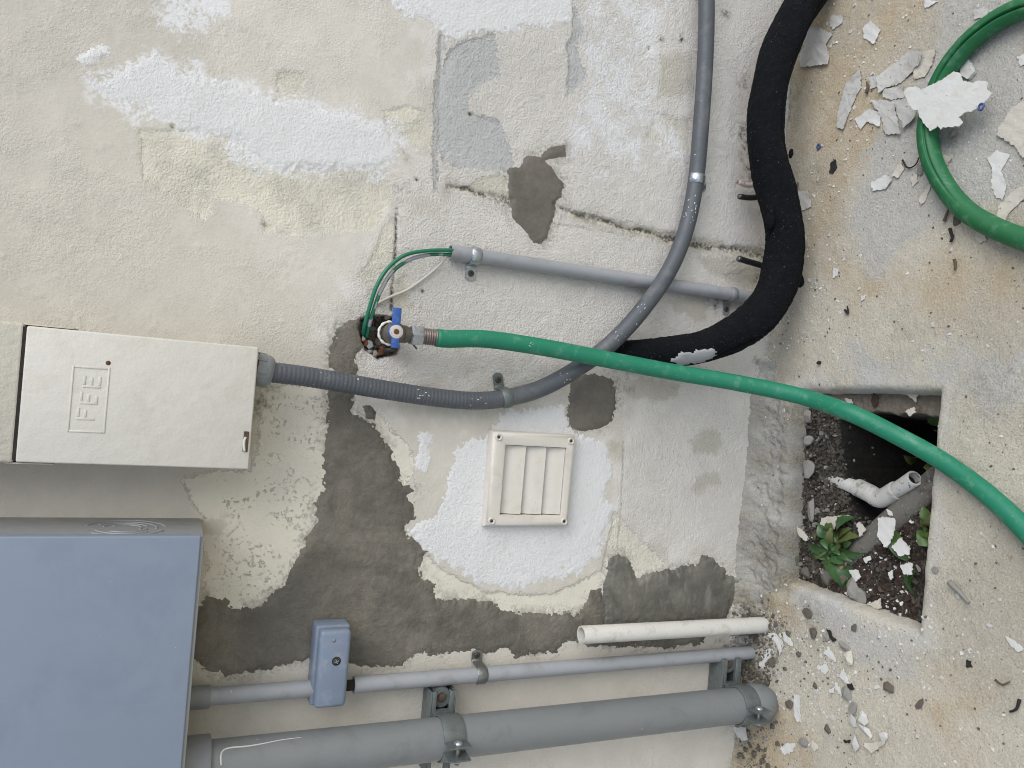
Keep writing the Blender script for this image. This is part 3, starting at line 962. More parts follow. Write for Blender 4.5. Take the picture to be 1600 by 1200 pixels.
for q, r, a in [((1185, 950), 0.05, 1.0), ((1215, 985), 0.06, 0.55), ((1170, 1060), 0.05, 1.0), ((1262, 955), 0.03, 0.5), ((1160, 1180), 0.04, 0.7), ((1270, 990), 0.04, 0.4), ((1275, 275), 0.03, 0.5), ((1530, 620), 0.05, 0.35), ((1490, 215), 0.02, 0.5), ((1200, 720), 0.03, 0.6), ((1240, 650), 0.03, 0.9), ((1238, 715), 0.025, 0.9), ((1234, 780), 0.03, 0.7), ((1228, 850), 0.03, 0.9), ((1222, 900), 0.03, 1.0), ((1200, 870), 0.03, 0.7), ((1205, 650), 0.02, 0.5), ((1300, 604), 0.02, 0.4)]:
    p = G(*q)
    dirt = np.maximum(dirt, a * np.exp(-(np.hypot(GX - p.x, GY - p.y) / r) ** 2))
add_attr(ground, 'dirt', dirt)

# soil inside the pit
sx0, sy0 = Gxy(PIT).min(0) - 0.03
sx1, sy1 = Gxy(PIT).max(0) + 0.03
su = np.arange(sx0, sx1, 0.0022)
sv = np.arange(sy0, sy1, 0.0022)
SX, SY = np.meshgrid(su, sv, indexing='ij')


def Gz(poly, z):
    return np.array([(p.x, p.y) for p in (G(q[0], q[1], z) for q in poly)])


HOLEP = [(1326, 660), (1350, 642), (1400, 645), (1500, 655), (1490, 775), (1440, 800), (1404, 830), (1360, 812), (1338, 770), (1328, 700)]
holes = sdf_poly(SX, SY, Gz(HOLEP, -0.05), 0.1) + 0.008 * fbm(SX, SY, 40, 401, 4)
SHELF = [(1255, 600), (1475, 600), (1475, 656), (1400, 650), (1350, 642), (1262, 628)]
shelf = sdf_poly(SX, SY, Gz(SHELF, -0.025), 0.1) + 0.003 * fbm(SX, SY, 50, 405, 3)
SZ = -0.062 + 0.016 * fbm(SX, SY, 14, 411, 4) + 0.012 * (0.5 - np.abs(fbm(SX, SY, 55, 412, 4, 0.6))) + 0.004 * fbm(SX, SY, 160, 413, 3)
leftm = Gz([(1250, 640), (1240, 860)], -0.03).mean(0)
SZ += 0.022 * np.exp(-((SY - leftm[1]) / 0.045) ** 2)
SZ = np.maximum(SZ, -0.030 - 0.006 * np.abs(fbm(SX, SY, 50, 414, 3)) + np.clip(-shelf * 6, -9, 0.0) * (shelf < 0) - 0.0 * shelf)
SZ -= 0.22 * sstep(0.0, 0.016, holes)
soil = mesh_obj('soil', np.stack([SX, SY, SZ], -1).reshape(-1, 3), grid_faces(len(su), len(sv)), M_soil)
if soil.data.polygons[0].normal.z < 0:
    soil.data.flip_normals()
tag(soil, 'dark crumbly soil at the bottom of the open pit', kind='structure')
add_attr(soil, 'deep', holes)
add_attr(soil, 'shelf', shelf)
wz = -0.19
a = Vector((sx0 + 0.02, sy0 + 0.02, wz))
b = Vector((sx1 - 0.02, sy1 - 0.02, wz))
water = mesh_obj('water', [(a.x, a.y, wz), (b.x, a.y, wz), (b.x, b.y, wz), (a.x, b.y, wz)], [(0, 1, 2, 3)], M_water)
tag(water, 'still murky water deep in the pit hole', kind='structure')


def soil_z(x, y):
    i = int(np.clip((x - sx0) / 0.0022, 0, len(su) - 1))
    j = int(np.clip((y - sy0) / 0.0022, 0, len(sv) - 1))
    return float(SZ[i, j])


def ground_z(x, y):
    i = int(np.clip(np.searchsorted(gx, x), 0, len(gx) - 1))
    j = int(np.clip(np.searchsorted(gy, y), 0, len(gy) - 1))
    return float(GZ[i, j])


M_rustd = plain_mat('dark rusty gap', C(84, 68, 54), 0.9, 0.3, 120)
# ------------------------------------------------------------------ cream metal box with embossed emblem
def rect_from_px(c, off):
    P = [W(q[0], q[1], off) for q in c]
    xs = sorted(p.x for p in P)
    zs = sorted(p.z for p in P)
    return (xs[0] + xs[1]) / 2, (xs[2] + xs[3]) / 2, (zs[0] + zs[1]) / 2, (zs[2] + zs[3]) / 2


BOFF = 0.088
bx0, bx1, bz0, bz1 = rect_from_px([(38, 508), (403, 543), (390, 733), (23, 723)], BOFF)
box = thing('disconnect_box', ((bx0 + bx1) / 2, 0, bz0), 'cream painted metal switch box with raised lettering panel on its cover', 'electrical box')
bm = bmesh.new()
boxw(bm, bx0 + 0.003, bx1 - 0.003, bz0 + 0.004, bz1 + 0.34, -0.004, BOFF - 0.014, 0.003)
auto_smooth(bm_obj('housing', bm, M_hood, box))
bm = bmesh.new()
boxw(bm, bx0, bx1, bz0, bz1 - 0.0015, BOFF - 0.045, BOFF, 0.0022, 3)
cover = auto_smooth(bm_obj('cover', bm, M_cream, box))
bm = bmesh.new()
boxw(bm, bx0 - 0.0015, bx1 + 0.0035, bz1 + 0.001, bz1 + 0.34, BOFF - 0.05, BOFF - 0.002, 0.004, 3)
boxw(bm, bx1 + 0.0010, bx1 + 0.0028, bz1 - 0.05, bz1 + 0.01, BOFF - 0.05, BOFF - 0.006, 0.0004)
boxw(bm, bx0 - 0.0026, bx0 - 0.0010, bz1 - 0.04, bz1 + 0.01, BOFF - 0.05, BOFF - 0.006, 0.0004)
auto_smooth(bm_obj('hood', bm, M_hood, box))
bm = bmesh.new()
boxw(bm, bx0 + 0.002, bx1 - 0.001, bz1 - 0.0018, bz1 + 0.003, BOFF - 0.03, BOFF - 0.003)
bm_obj('shadow_gap', bm, M_dark, box)
# raised emblem: a rectangle with letters in it
ex0, ex1, ez0, ez1 = rect_from_px([(112, 571.6), (172, 574), (164.6, 677), (105, 675)], BOFF)
bm = bmesh.new()
bwid = 0.0024
for (xa, xb, za, zb) in ((ex0, ex1, ez0, ez0 + bwid), (ex0, ex1, ez1 - bwid, ez1), (ex0, ex0 + bwid, ez0 + bwid, ez1 - bwid), (ex1 - bwid, ex1, ez0 + bwid, ez1 - bwid)):
    boxw(bm, xa, xb, za, zb, BOFF - 0.001, BOFF + 0.0008, 0.0006, 2)
emb = auto_smooth(bm_obj('emblem_frame', bm, M_cream, cover), 60)
zc = (ez0 + ez1) / 2
lh = 0.0195
lw = 0.0145
for i, (ltr, fx) in enumerate((('F', 0.19), ('E', 0.43), ('E', 0.68))):
    x0 = ex0 + (ex1 - ex0) * fx
    z0 = zc - lh / 2 + 0.002 * (1 - i)
    s = 0.0030
    bars = [(x0, x0 + s, z0, z0 + lh), (x0 + s, x0 + lw, z0 + lh - s, z0 + lh), (x0 + s, x0 + lw * 0.85, z0 + lh * 0.45, z0 + lh * 0.45 + s)]
    if ltr == 'E':
        bars.append((x0 + s, x0 + lw * (0.7 if i == 1 else 1.0), z0, z0 + s))
    bm = bmesh.new()
    for q in bars:
        boxw(bm, q[0], q[1], q[2], q[3], BOFF - 0.001, BOFF + 0.0007, 0.0005, 2)
    auto_smooth(bm_obj('letter', bm, M_cream, cover), 60)
p = W(169, 567, BOFF)
V, Fc = lathe(p + EY * 0.001, OUT, [(0, 0.003), (0.0013, 0.0028), (0.002, 0.0015)], 12)
mesh_obj('rust_spot', V, Fc, M_rust, cover)
# hasp slot with raised ring
h0 = W(384, 690, BOFF)
bm = bmesh.new()
add_box(bm, h0 + OUT * 0.0004, EX, EY, EZ, 0.027, 0.002, 0.0065, 0.0008, 2)
bm_obj('hasp_slot', bm, M_rustd, cover)
V, Fc = tube(catmull([h0 + OUT * 0.001 + EX * dx + EZ * dz for dx, dz in ((-0.013, 0.0005), (-0.006, 0.0016), (0.002, 0.0018), (0.006, 0.0004))], 0.002), 0.0017, 8)
mesh_obj('hasp_loop', V, Fc, M_cream, cover)

# ------------------------------------------------------------------ blue grey panel
POFF = 0.135
pc = W(308, 838, POFF)
px1 = pc.x
pz0 = (pc.z + W(290, 1200, POFF).z) / 2
PW, PH = 0.42, 0.75
panel = thing('electrical_panel', (px1 - PW / 2, 0, pz0), 'large blue grey steel electrical panel with ringed knockouts on its side', 'electrical panel')
bm = bmesh.new()
boxw(bm, px1 - PW + 0.004, px1 - 0.004, pz0 - 0.004, pz0 + PH, -0.004, POFF - 0.004, 0.0015)
body = auto_smooth(bm_obj('housing', bm, M_panelside, panel))
bm = bmesh.new()
boxw(bm, px1 - PW, px1, pz0, pz0 + PH, POFF - 0.016, POFF, 0.0020, 3)
auto_smooth(bm_obj('cover', bm, M_panel, panel))
kc = W(196, 826, 0.072)
kc = Vector((px1 - 0.004, -0.066, kc.z))
for r, a0, a1 in ((0.047, 0.25, 3.0), (0.036, 0.5, 3.3), (0.026, 0.2, 2.8), (0.018, 0.6, 3.6), (0.047, 3.5, 5.6), (0.036, 3.9, 5.9), (0.026, 3.4, 5.4)):
    pts = [kc + Vector((0, math.sin(a0 + (a1 - a0) * k / 24) * r, math.cos(a0 + (a1 - a0) * k / 24) * r)) for k in range(25)]
    V, Fc = tube(pts, 0.0013, 6)
    mesh_obj('knockout_ring', V, Fc, M_panelside, body)

# ------------------------------------------------------------------ louvred vent
VOFF = 0.020
vx0, vx1, vz0, vz1 = rect_from_px([(770, 673), (903, 680), (889, 823), (757.5, 825)], VOFF)
ox0, ox1, oz0, oz1 = rect_from_px([(790, 694), (886, 701), (877, 807), (782, 804)], VOFF)
vent = thing('dryer_vent', ((vx0 + vx1) / 2, 0, vz0), 'square cream plastic wall vent with three closed louvres', 'vent')
bm = bmesh.new()


def ring(bm, A, B):
    """quads between two rectangles (4 points each)"""
    for k in range(4):
        k2 = (k + 1) % 4
        bm.faces.new([A[k], A[k2], B[k2], B[k]])


def rect(bm, x0, x1, z0, z1, off, r=0.0):
    return [bm.verts.new((x, -off, z)) for x, z in ((x0, z0), (x1, z0), (x1, z1), (x0, z1))]


prof = [(0.0, 0.0, -0.004), (0.0, 0.0, VOFF * 0.45), (0.0012, 0.08, VOFF * 0.72), (0.0035, 0.2, VOFF * 0.92), (0.008, 0.4, VOFF), (0.5, 0.5, VOFF), (0.9, 0.9, VOFF * 0.96), (1.0, 1.0, VOFF * 0.90), (1.0, 1.0, 0.0)]
prev = None
for a_, f_, o_ in prof:
    if a_ < 0.05:
        x0, x1, z0, z1 = vx0 + a_, vx1 - a_, vz0 + a_, vz1 - a_
    else:
        x0 = vx0 + (ox0 - vx0) * a_
        x1 = vx1 + (ox1 - vx1) * a_
        z0 = vz0 + (oz0 - vz0) * a_
        z1 = vz1 + (oz1 - vz1) * a_
    cur = rect(bm, x0, x1, z0, z1, o_)
    if prev:
        ring(bm, prev, cur)
    prev = cur
frame = auto_smooth(bm_obj('frame', bm, M_vent, vent), 50)
bm = bmesh.new()
boxw(bm, ox0 - 0.004, ox1 + 0.004, oz0 - 0.004, oz1 + 0.004, -0.002, 0.002)
bm_obj('duct_opening', bm, M_dark, vent)
nl = 3
ph = (oz1 - oz0) / nl
for k in range(nl):
    zt = oz1 - k * ph - 0.0006
    zb = oz1 - (k + 1) * ph - (0.0012 if k < 2 else -0.0008)
    V = []
    Fc = []
    ns = 10
    th = 0.0014
    for side in (0, 1):
        for i in range(ns + 1):
            t = i / ns
            z = zt + (zb - zt) * t
            o_ = 0.0050 + 0.0100 * t + 0.0018 * math.sin(math.pi * min(1, t * 1.05)) - side * th
            for x in (ox0 + 0.0012, ox1 - 0.0012):
                V.append(Vector((x, -o_, z)))
    m = 2 * (ns + 1)
    for i in range(ns):
        Fc.append((2 * i, 2 * i + 1, 2 * i + 3, 2 * i + 2))
        Fc.append((m + 2 * i, m + 2 * i + 2, m + 2 * i + 3, m + 2 * i + 1))
        Fc.append((2 * i, 2 * i + 2, m + 2 * i + 2, m + 2 * i))
        Fc.append((2 * i + 1, m + 2 * i + 1, m + 2 * i + 3, 2 * i + 3))
    Fc.append((0, m, m + 1, 1))
    Fc.append((2 * ns, 2 * ns + 1, m + 2 * ns + 1, m + 2 * ns))
    auto_smooth(mesh_obj('louvre', V, Fc, M_vent, vent), 50)
for (sx, sz) in ((vx0 + 0.010, vz0 + 0.011), (vx1 - 0.010, vz0 + 0.011), (vx0 + 0.010, vz1 - 0.011), (vx1 - 0.010, vz1 - 0.011)):
    V, Fc = lathe((sx, -VOFF * 0.8, sz), OUT, [(0, 0.0062), (VOFF * 0.2 + 0.0012, 0.0058), (VOFF * 0.2 + 0.0022, 0.0046), (VOFF * 0.2 + 0.0008, 0.0036), (VOFF * 0.2 - 0.002, 0.0030)], 18)
    boss = mesh_obj('screw_boss', V, Fc, M_vent, vent)
    V, Fc = lathe((sx, -VOFF * 0.8, sz), OUT, [(0, 0.0024), (VOFF * 0.2 + 0.0006, 0.0024), (VOFF * 0.2 + 0.0010, 0.0012)], 10)
    mesh_obj('screw', V, Fc, M_screw, boss)

# ------------------------------------------------------------------ straps
def strap(center, axis, r, side, label, mat, width=0.017, tab=0.024, group='pipe straps on the wall', twohole=False, span=(-0.35, math.pi + 0.1)):
    """one-hole strap over a conduit; center on the conduit axis; side = +1/-1 picks where the tab lies"""
    c = Vector(center)
    d = Vector(axis)
    d.y = 0
    d.normalize()
    sd = d.cross(OUT).normalized() * side
    t = thing('pipe_strap', (c.x, 0, c.z), label, 'pipe strap', group)
    off = -c.y
    pts = []
    n = 18
    for k in range(n + 1):
        a = -0.5 + (math.pi + 0.25) * k / n
        pts.append((math.cos(a) * (r + 0.0006), math.sin(a) * (r + 0.0006)))
    pts = pts[::-1]
    # foot at the tab side: goes down to the wall, then out flat
    sx = r + 0.0012
    pts = [q for q in pts if not (q[0] > 0 and q[1] < 0)]
    pts += [(sx, -(off - 0.0045) * 0.5), (sx + 0.0006, -(off - 0.004)), (sx + 0.0022, -(off - 0.0022)), (sx + 0.005, -(off - 0.0018))]
    V = []
    Fc = []
    th = 0.0016
    P2 = [Vector((q[0], q[1])) for q in pts]
    for i, q in enumerate(P2):
        a_ = P2[max(i - 1, 0)]
        b_ = P2[min(i + 1, len(P2) - 1)]
        tg = (b_ - a_).normalized()
        nn = Vector((-tg.y, tg.x))
        for w_, h_ in ((-0.5, 0.0), (-0.36, 1.0), (0.36, 1.0), (0.5, 0.0)):
            qq = q + nn * (h_ * th)
            V.append(c + sd * qq.x + OUT * qq.y + d * (w_ * width))
    for i in range(len(P2) - 1):
        for k in range(3):
            Fc.append((4 * i + k, 4 * i + k + 1, 4 * i + k + 5, 4 * i + k + 4))
    band = auto_smooth(mesh_obj('band', V, Fc, mat, t), 50)
    # tab: rounded tongue on the wall
    bm = bmesh.new()
    w2 = width * 0.5
    out = [(0.0, -w2), (tab - w2 * 0.6, -w2)] + [(tab - w2 * 0.6 + math.sin(a) * w2 * 0.6, -math.cos(a) * w2) for a in [math.pi * k / 8 for k in range(1, 8)]] + [(tab - w2 * 0.6, w2), (0.0, w2)]
    base = c + sd * (sx + 0.001) + OUT * (-off + 0.0012)
    lo = [bm.verts.new(base + sd * u + d * v) for u, v in out]
    hi = [bm.verts.new(base + sd * u + d * v + OUT * 0.0016) for u, v in out]
    bm.faces.new(hi)
    bm.faces.new(lo[::-1])
    for k in range(len(out)):
        k2 = (k + 1) % len(out)
        bm.faces.new([lo[k], lo[k2], hi[k2], hi[k]])
    bm_obj('tab', bm, mat, t)
    V, Fc = lathe(base + sd * (tab * 0.52) + OUT * 0.0005, OUT, [(0, 0.0052), (0.0022, 0.0050), (0.0034, 0.0036), (0.0034, 0.0018), (0.0020, 0.0012)], 14)
    auto_smooth(mesh_obj('screw', V, Fc, M_screw, t), 40)
    return t


def lerp_path(P, n):
    return [P[0] + (P[1] - P[0]) * (k / (n - 1)) for k in range(n)]


# ------------------------------------------------------------------ upper grey conduit with its wires
c0, c1 = W(703, 394, 0.0145), W(1215, 471, 0.0145)
cdir = (c1 - c0).normalized()
con1 = thing('plastic_conduit', (c1.x, c1.y, c1.z), 'grey plastic conduit with an open end that the green wires come out of', 'conduit')
L = (c1 - c0).length
V, Fc = lathe(c0, cdir, [(0.03, 0.0098), (0.001, 0.0098), (0.0, 0.0108), (0.0006, 0.0122), (0.012, 0.0124), (0.028, 0.0124), (0.030, 0.0118), (L * 0.5, 0.0117), (L, 0.0117)], 24)
auto_smooth(mesh_obj('pipe', V, Fc, M_pvc, con1), 40)
P_ = c0 + cdir * ((W(742, 400, 0.0145) - c0).length)
strap(P_, cdir, 0.0119, 1 if cdir.cross(OUT).x < 0 else -1, 'galvanised strap near the open end of the upper grey conduit', M_steelB)
P_ = c0 + cdir * ((W(1143, 463, 0.0145) - c0).length)
strap(P_, cdir, 0.0119, 1 if cdir.cross(OUT).x < 0 else -1, 'dull strap on the upper grey conduit beside the black foam pipe', M_fit, width=0.014)

wp = [c0 + cdir * 0.02 + EX * 0.003, W(703, 391, 0.025), W(665, 392, 0.027), W(632, 399, 0.030), W(606, 419, 0.030), W(588, 448, 0.027), W(577, 482, 0.020), W(570, 508, 0.010), W(568, 524, -0.006)]
V, Fc = tube(catmull(wp, 0.004), 0.0030, 10)
w1 = mesh_obj('green_wire', V, Fc, M_wire, None, True, loc=W(568, 524, 0))
tag(w1, 'clean green wire arching from the conduit end into the wall hole', 'wire')
wp2 = [c0 + cdir * 0.02 - EX * 0.004, W(701, 398, 0.020), W(670, 398, 0.021), W(640, 406, 0.024), W(614, 424, 0.025), W(596, 452, 0.023), W(584, 484, 0.018), W(577, 508, 0.010), W(573, 528, -0.006)]
wt2 = thing('green_wire', W(573, 528, 0), 'green wire smeared with white paint running under the clean green wire', 'wire')
P2 = catmull(wp2, 0.004)
V, Fc = tube(P2, 0.0030, 10)
mesh_obj('insulation', V, Fc, M_wire, wt2)
nP = len(P2)


def smear_r(i, s, a):
    q = math.sin(i * 0.9) * 0.5 + math.sin(i * 0.37 + 1) * 0.6 + math.sin(a * 2 + i * 0.2) * 0.3
    return 1.06 if q > -0.25 and 8 < i < nP - 6 else 0.9


V, Fc = tube(P2, 0.0030, 10, True, smear_r)
mesh_obj('paint_smear', V, Fc, M_pvc, wt2)
V, Fc = tube(catmull([c0 + cdir * 0.02, W(702, 400, 0.016), W(684, 417, 0.006), W(662, 435, 0.005), W(636, 453, 0.0045), W(612, 463, 0.004), W(590, 474, 0.003), W(582, 480, -0.004)], 0.006), 0.0022, 8)
tag(mesh_obj('cord', V, Fc, M_cord, None, True, loc=W(590, 474, 0)), 'thin painted white cord sagging from the conduit end towards the tap', 'cord')

# ------------------------------------------------------------------ grey flexible conduit from the cream box
fx = [W(405, 577, 0.050), W(428, 582, 0.050), W(470, 587, 0.047), (W(530, 597, 0.040)), W(600, 609, 0.032), W(680, 621, 0.026), W(740, 626, 0.024), W(790, 622, 0.0235), W(845, 607, 0.026), W(900, 577, 0.036), W(955, 536, 0.046), W(1005, 482, 0.046), W(1047, 420, 0.034), W(1072, 358, 0.027), W(1087, 285, 0.026), W(1095, 200, 0.028), W(1101, 110, 0.030), W(1104, 20, 0.030), W(1102, -90, 0.030)]
fp = catmull(fx, 0.0013)
flex = thing('flexible_conduit', W(405, 577, 0), 'ribbed grey flexible conduit sweeping from the cream box up past the crack', 'conduit')
acc = [0.0]
for i in range(1, len(fp)):
    acc.append(acc[-1] + (fp[i] - fp[i - 1]).length)


def rib(i, s, a):
    amp = 0.020 * max(0.12, min(1.0, 1.0 - (s - 0.30) / 0.1))
    return 1 + amp * math.sin(s / 0.0062 * 2 * math.pi)


V, Fc = tube(fp, 0.0142, 22, True, rib)
mesh_obj('sleeve', V, Fc, M_flex, flex)
fd = (fx[1] - fx[0]).normalized()
V, Fc = lathe(W(400, 576, 0.050), fd, [(0, 0.0225), (0.012, 0.0225), (0.0165, 0.0215), (0.020, 0.0190), (0.0222, 0.0165), (0.0222, 0.013)], 28)
conn = auto_smooth(mesh_obj('connector', V, Fc, M_fit, flex), 40)
bm = bmesh.new()
for k in range(8):
    a = 2 * math.pi * k / 8
    nn = OUT * math.cos(a) + EX * math.sin(a)
    add_box(bm, W(400, 576, 0.050) + fd * 0.006 + nn * 0.0222, fd, nn, fd.cross(nn), 0.013, 0.0024, 0.010, 0.0008, 2)
auto_smooth(bm_obj('grip', bm, M_fit, conn), 40)


def scuff(parent, P, q, off, r, n, sp, seed):
    rs = random.Random(seed)
    bm = bmesh.new()
    for _ in range(n):
        i = near_idx(P, W(q[0] + rs.uniform(-sp, sp), q[1] + rs.uniform(-sp, sp) * 1.5, off))
        i = max(1, min(len(P) - 2, i))
        tg = (P[i + 1] - P[i - 1]).normalized()
        vw = (CAM - P[i])
        vw = (vw - tg * vw.dot(tg)).normalized()
        a = rs.uniform(-0.7, 0.7)
        nn = (vw * math.cos(a) + tg.cross(vw) * math.sin(a)).normalized()
        add_box(bm, P[i] + nn * (r + 0.0001), tg, nn, tg.cross(nn), rs.uniform(0.0010, 0.0036), 0.0007, rs.uniform(0.0005, 0.0014))
    ob = bm_obj('paint_scuff', bm, M_tape, parent)
    ob['kind'] = 'stuff'
    return ob


def near_idx(P, q):
    return min(range(len(P)), key=lambda i: (P[i] - q).length)


for (q, of_, n_, sp_) in (((1073, 325), 0.026, 14, 12), ((992, 473), 0.046, 5, 4), ((962, 530), 0.046, 4, 4), ((878, 590), 0.03, 6, 7), ((655, 625), 0.027, 8, 10), ((740, 633), 0.024, 5, 16)):
    scuff(flex, fp, q, of_, 0.0144, n_, sp_, n_ + q[0])
i = near_idx(fp, W(790, 622, 0.0235))
dv = (fp[i + 3] - fp[i - 3]).normalized()
strap(fp[i], dv, 0.0142, 1 if dv.cross(OUT).x > 0 else -1, 'strap holding the flexible conduit above the vent', M_clamp)
i = near_idx(fp, W(1090, 281, 0.026))
dv = (fp[i + 3] - fp[i - 3]).normalized()
strap(fp[i], dv, 0.0142, 1 if dv.cross(OUT).z < 0 else -1, 'bright shiny strap on the rising flexible conduit', M_steelB)

# ------------------------------------------------------------------ tap with blue lever
tap = thing('hose_tap', W(596, 523, 0), 'weathered metal hose tap with a blue lever and white tape ring', 'tap')
A = W(604, 522, 0.0)
TO = 0.050
A0 = Vector((A.x, 0.02, A.z))
V, Fc = lathe(A0, OUT, [(0, 0.0115), (0.045, 0.0115), (0.046, 0.0150), (0.056, 0.0160), (0.066, 0.0155), (0.070, 0.0130)], 20)
V2, F2 = lathe(Vector((A.x, -TO, A.z)), OUT, [(-0.014, 0.0150), (0.004, 0.0158), (0.012, 0.0140), (0.016, 0.0095)], 20)
o2 = W(645, 523, TO)
dn = Vector((0, 0, -1))
V3, F3 = lathe(Vector((A.x, -TO, A.z)), dn, [(0, 0.0135), (0.016, 0.0130), (0.020, 0.0108), (0.046, 0.0105)], 20)
auto_smooth(mesh_obj('body', *join((V, Fc), (V2, F2), (V3, F3)), M_brass, tap), 40)
tr = []
for k in range(33):
    a = 2 * math.pi * k / 32
    tr.append(Vector((A.x + math.cos(a) * 0.0168, -0.0345, A.z + 0.004 + math.sin(a) * 0.0168)))
V, Fc = tube(tr, 0.0019, 8, False, lambda i, s, a: 1 + 0.35 * math.sin(i * 2.1))
mesh_obj('tape_ring', V, Fc, M_tape, tap)
hb = W(620, 518, 0.080)
hb = Vector((A.x + 0.001, -0.072, W(621, 518, 0.080).z))
V, Fc = lathe(hb + EY * 0.022, OUT, [(0, 0.0062), (0.016, 0.0062), (0.016, 0.0108), (0.0235, 0.0108), (0.0245, 0.0092)], 20)
lev = auto_smooth(mesh_obj('lever', V, Fc, M_blue, tap), 40)
bm = bmesh.new()
add_box(bm, hb + EX * 0.0215 + OUT * 0.0005 + EZ * 0.001, EX, EY, EZ, 0.026, 0.0055, 0.0125, 0.0015, 2)
add_box(bm, hb - EX * 0.0155 + OUT * 0.0005, EX, EY, EZ, 0.016, 0.0055, 0.0115, 0.0015, 2)
auto_smooth(bm_obj('wing', bm, M_blue, lev), 40)
V, Fc = lathe(hb + OUT * 0.0018, OUT, [(0, 0.0100), (0.0016, 0.0098), (0.0020, 0.0088), (0.0020, 0.0042), (0.0010, 0.0040)], 22)
hubo = auto_smooth(mesh_obj('hub', V, Fc, M_hub, lev), 40)
V, Fc = lathe(hb + OUT * 0.0026, OUT, [(0, 0.0040), (0.0018, 0.0036), (0.0022, 0.0016)], 6)
mesh_obj('screw', V, Fc, M_rust, hubo, False)
nz = W(641, 523, TO)
nz = Vector((A.x, -TO, nz.z))
V, Fc = lathe(nz, dn, [(0, 0.0140), (0.0015, 0.0160), (0.0175, 0.0160), (0.019, 0.0140)], 6)
mesh_obj('hex_nut', V, Fc, M_steelB, tap, False)
prof = [(0.018, 0.0115)]
for k in range(7):
    prof += [(0.019 + k * 0.0036, 0.0112), (0.0208 + k * 0.0036, 0.0128)]
prof += [(0.0455, 0.0112)]
V, Fc = lathe(nz, dn, prof, 20)
auto_smooth(mesh_obj('threaded_ferrule', V, Fc, M_thread, tap), 60)
# bent spring clip and lugs around the inlet
V, Fc = tube(catmull([W(628, 534, 0.045), W(640, 534, 0.042), (W(646, 539, 0.036)), W(651, 545, 0.030)], 0.003), 0.0015, 8)
mesh_obj('clip', V, Fc, M_steel, tap)
# rusty remains in the broken hole
rst = thing('rusty_fitting', W(592, 548, 0), 'rusty broken fitting pieces sticking out of the wall hole under the tap', 'fitting')
rr_ = random.Random(3)
for k, (q, s, mt) in enumerate([((574, 536), 0.007, M_rust), ((581, 546), 0.006, M_screw), ((594, 553), 0.008, M_rust), ((568, 529), 0.005, M_pink), ((599, 544), 0.007, M_rust), ((578, 550), 0.006, M_stone), ((584, 536), 0.006, M_soot), ((586, 552), 0.007, M_stone), ((603, 549), 0.008, M_screw), ((566, 520), 0.006, M_soot), ((590, 500), 0.007, M_screw), ((606, 497), 0.006, M_brass), ((572, 512), 0.006, M_soot), ((580, 540), 0.008, M_steel)]):
    bm = bmesh.new()
    bmesh.ops.create_icosphere(bm, subdivisions=1, radius=s * 0.85)
    c_ = W(q[0] + rr_.uniform(-2, 2), q[1] + rr_.uniform(-2, 2), -0.002)
    for v in bm.verts:
        v.co = Vector((v.co.x * rr_.uniform(0.4, 1.4), v.co.y * 0.8 * rr_.uniform(0.6, 1.3), v.co.z * rr_.uniform(0.4, 1.4))) + c_
    bm_obj('rusty_piece', bm, mt, rst, False)
V, Fc = tube([W(600, 547, 0.006), W(621, 546, 0.016)], 0.0034, 10)
mesh_obj('bolt', V, Fc, M_screw, rst)
V, Fc = tube(catmull([W(586, 510, -0.005), W(586, 498, 0.012), W(591, 493, 0.018), W(594, 500, 0.014), W(592, 510, 0.0)], 0.003), 0.0018, 8)
mesh_obj('wire_loop', V, Fc, M_screw, rst)

# ------------------------------------------------------------------ green hose from the tap to the slab
hp = [nz + dn * 0.040, nz + dn * 0.060, W(760, 530, 0.052), W(850, 543, 0.062), W(950, 562, 0.078), W(1050, 581, 0.100), W(1150, 598, 0.135), W(1250, 619, 0.190), G(1330, 646, 0.085), G(1400, 680, 0.045), G(1470, 719, 0.020), G(1530, 762, 0.0155), G(1580, 806, 0.0150), G(1625, 855, 0.0150), G(1665, 920, 0.0150), G(1690, 1010, 0.0150)]
hpp = catmull(hp, 0.005)
V, Fc = tube(hpp, 0.0136, 22)
hose = thing('garden_hose', (hpp[-1].x, hpp[-1].y, 0), 'teal green garden hose running from the tap across the pit', 'hose')
mesh_obj('tube', V, Fc, M_hose, hose)
bm = bmesh.new()
for k in range(9):
    q = W(836 + rnd.uniform(-8, 8), 540.5 + rnd.uniform(-3, 3), 0.062)
    i = near_idx(hpp, q)
    nn = (CAM - hpp[i]).normalized()
    bpos = hpp[i] + nn * 0.0136 + EX * rnd.uniform(-0.004, 0.004) + EZ * rnd.uniform(-0.004, 0.004)
    add_box(bm, bpos, (EX * 0.8 - EZ).normalized(), nn, (EX + EZ * 0.8).normalized(), rnd.uniform(0.002, 0.007), 0.0006, 0.0012)
bm_obj('paint_scuff', bm, M_tape, hose)['kind'] = 'stuff'

# the other hose, a loop lying on the slab
lp = [G(1720, -60, 0.016), G(1660, -6, 0.016), G(1600, 12, 0.016), G(1556, 33, 0.016), G(1512, 68, 0.016), G(1478, 112, 0.0155), G(1457, 160, 0.0155), G(1449, 205, 0.0155), G(1456, 250, 0.0155), G(1477, 292, 0.0155), G(1508, 328, 0.0155), G(1550, 354, 0.0155), G(1600, 374, 0.0155), G(1660, 392, 0.0155), G(1740, 400, 0.0155)]
lpp = catmull(lp, 0.004)
i_top = near_idx(lpp, G(1449, 215, 0.0155))
T_, N_ = frames(lpp)


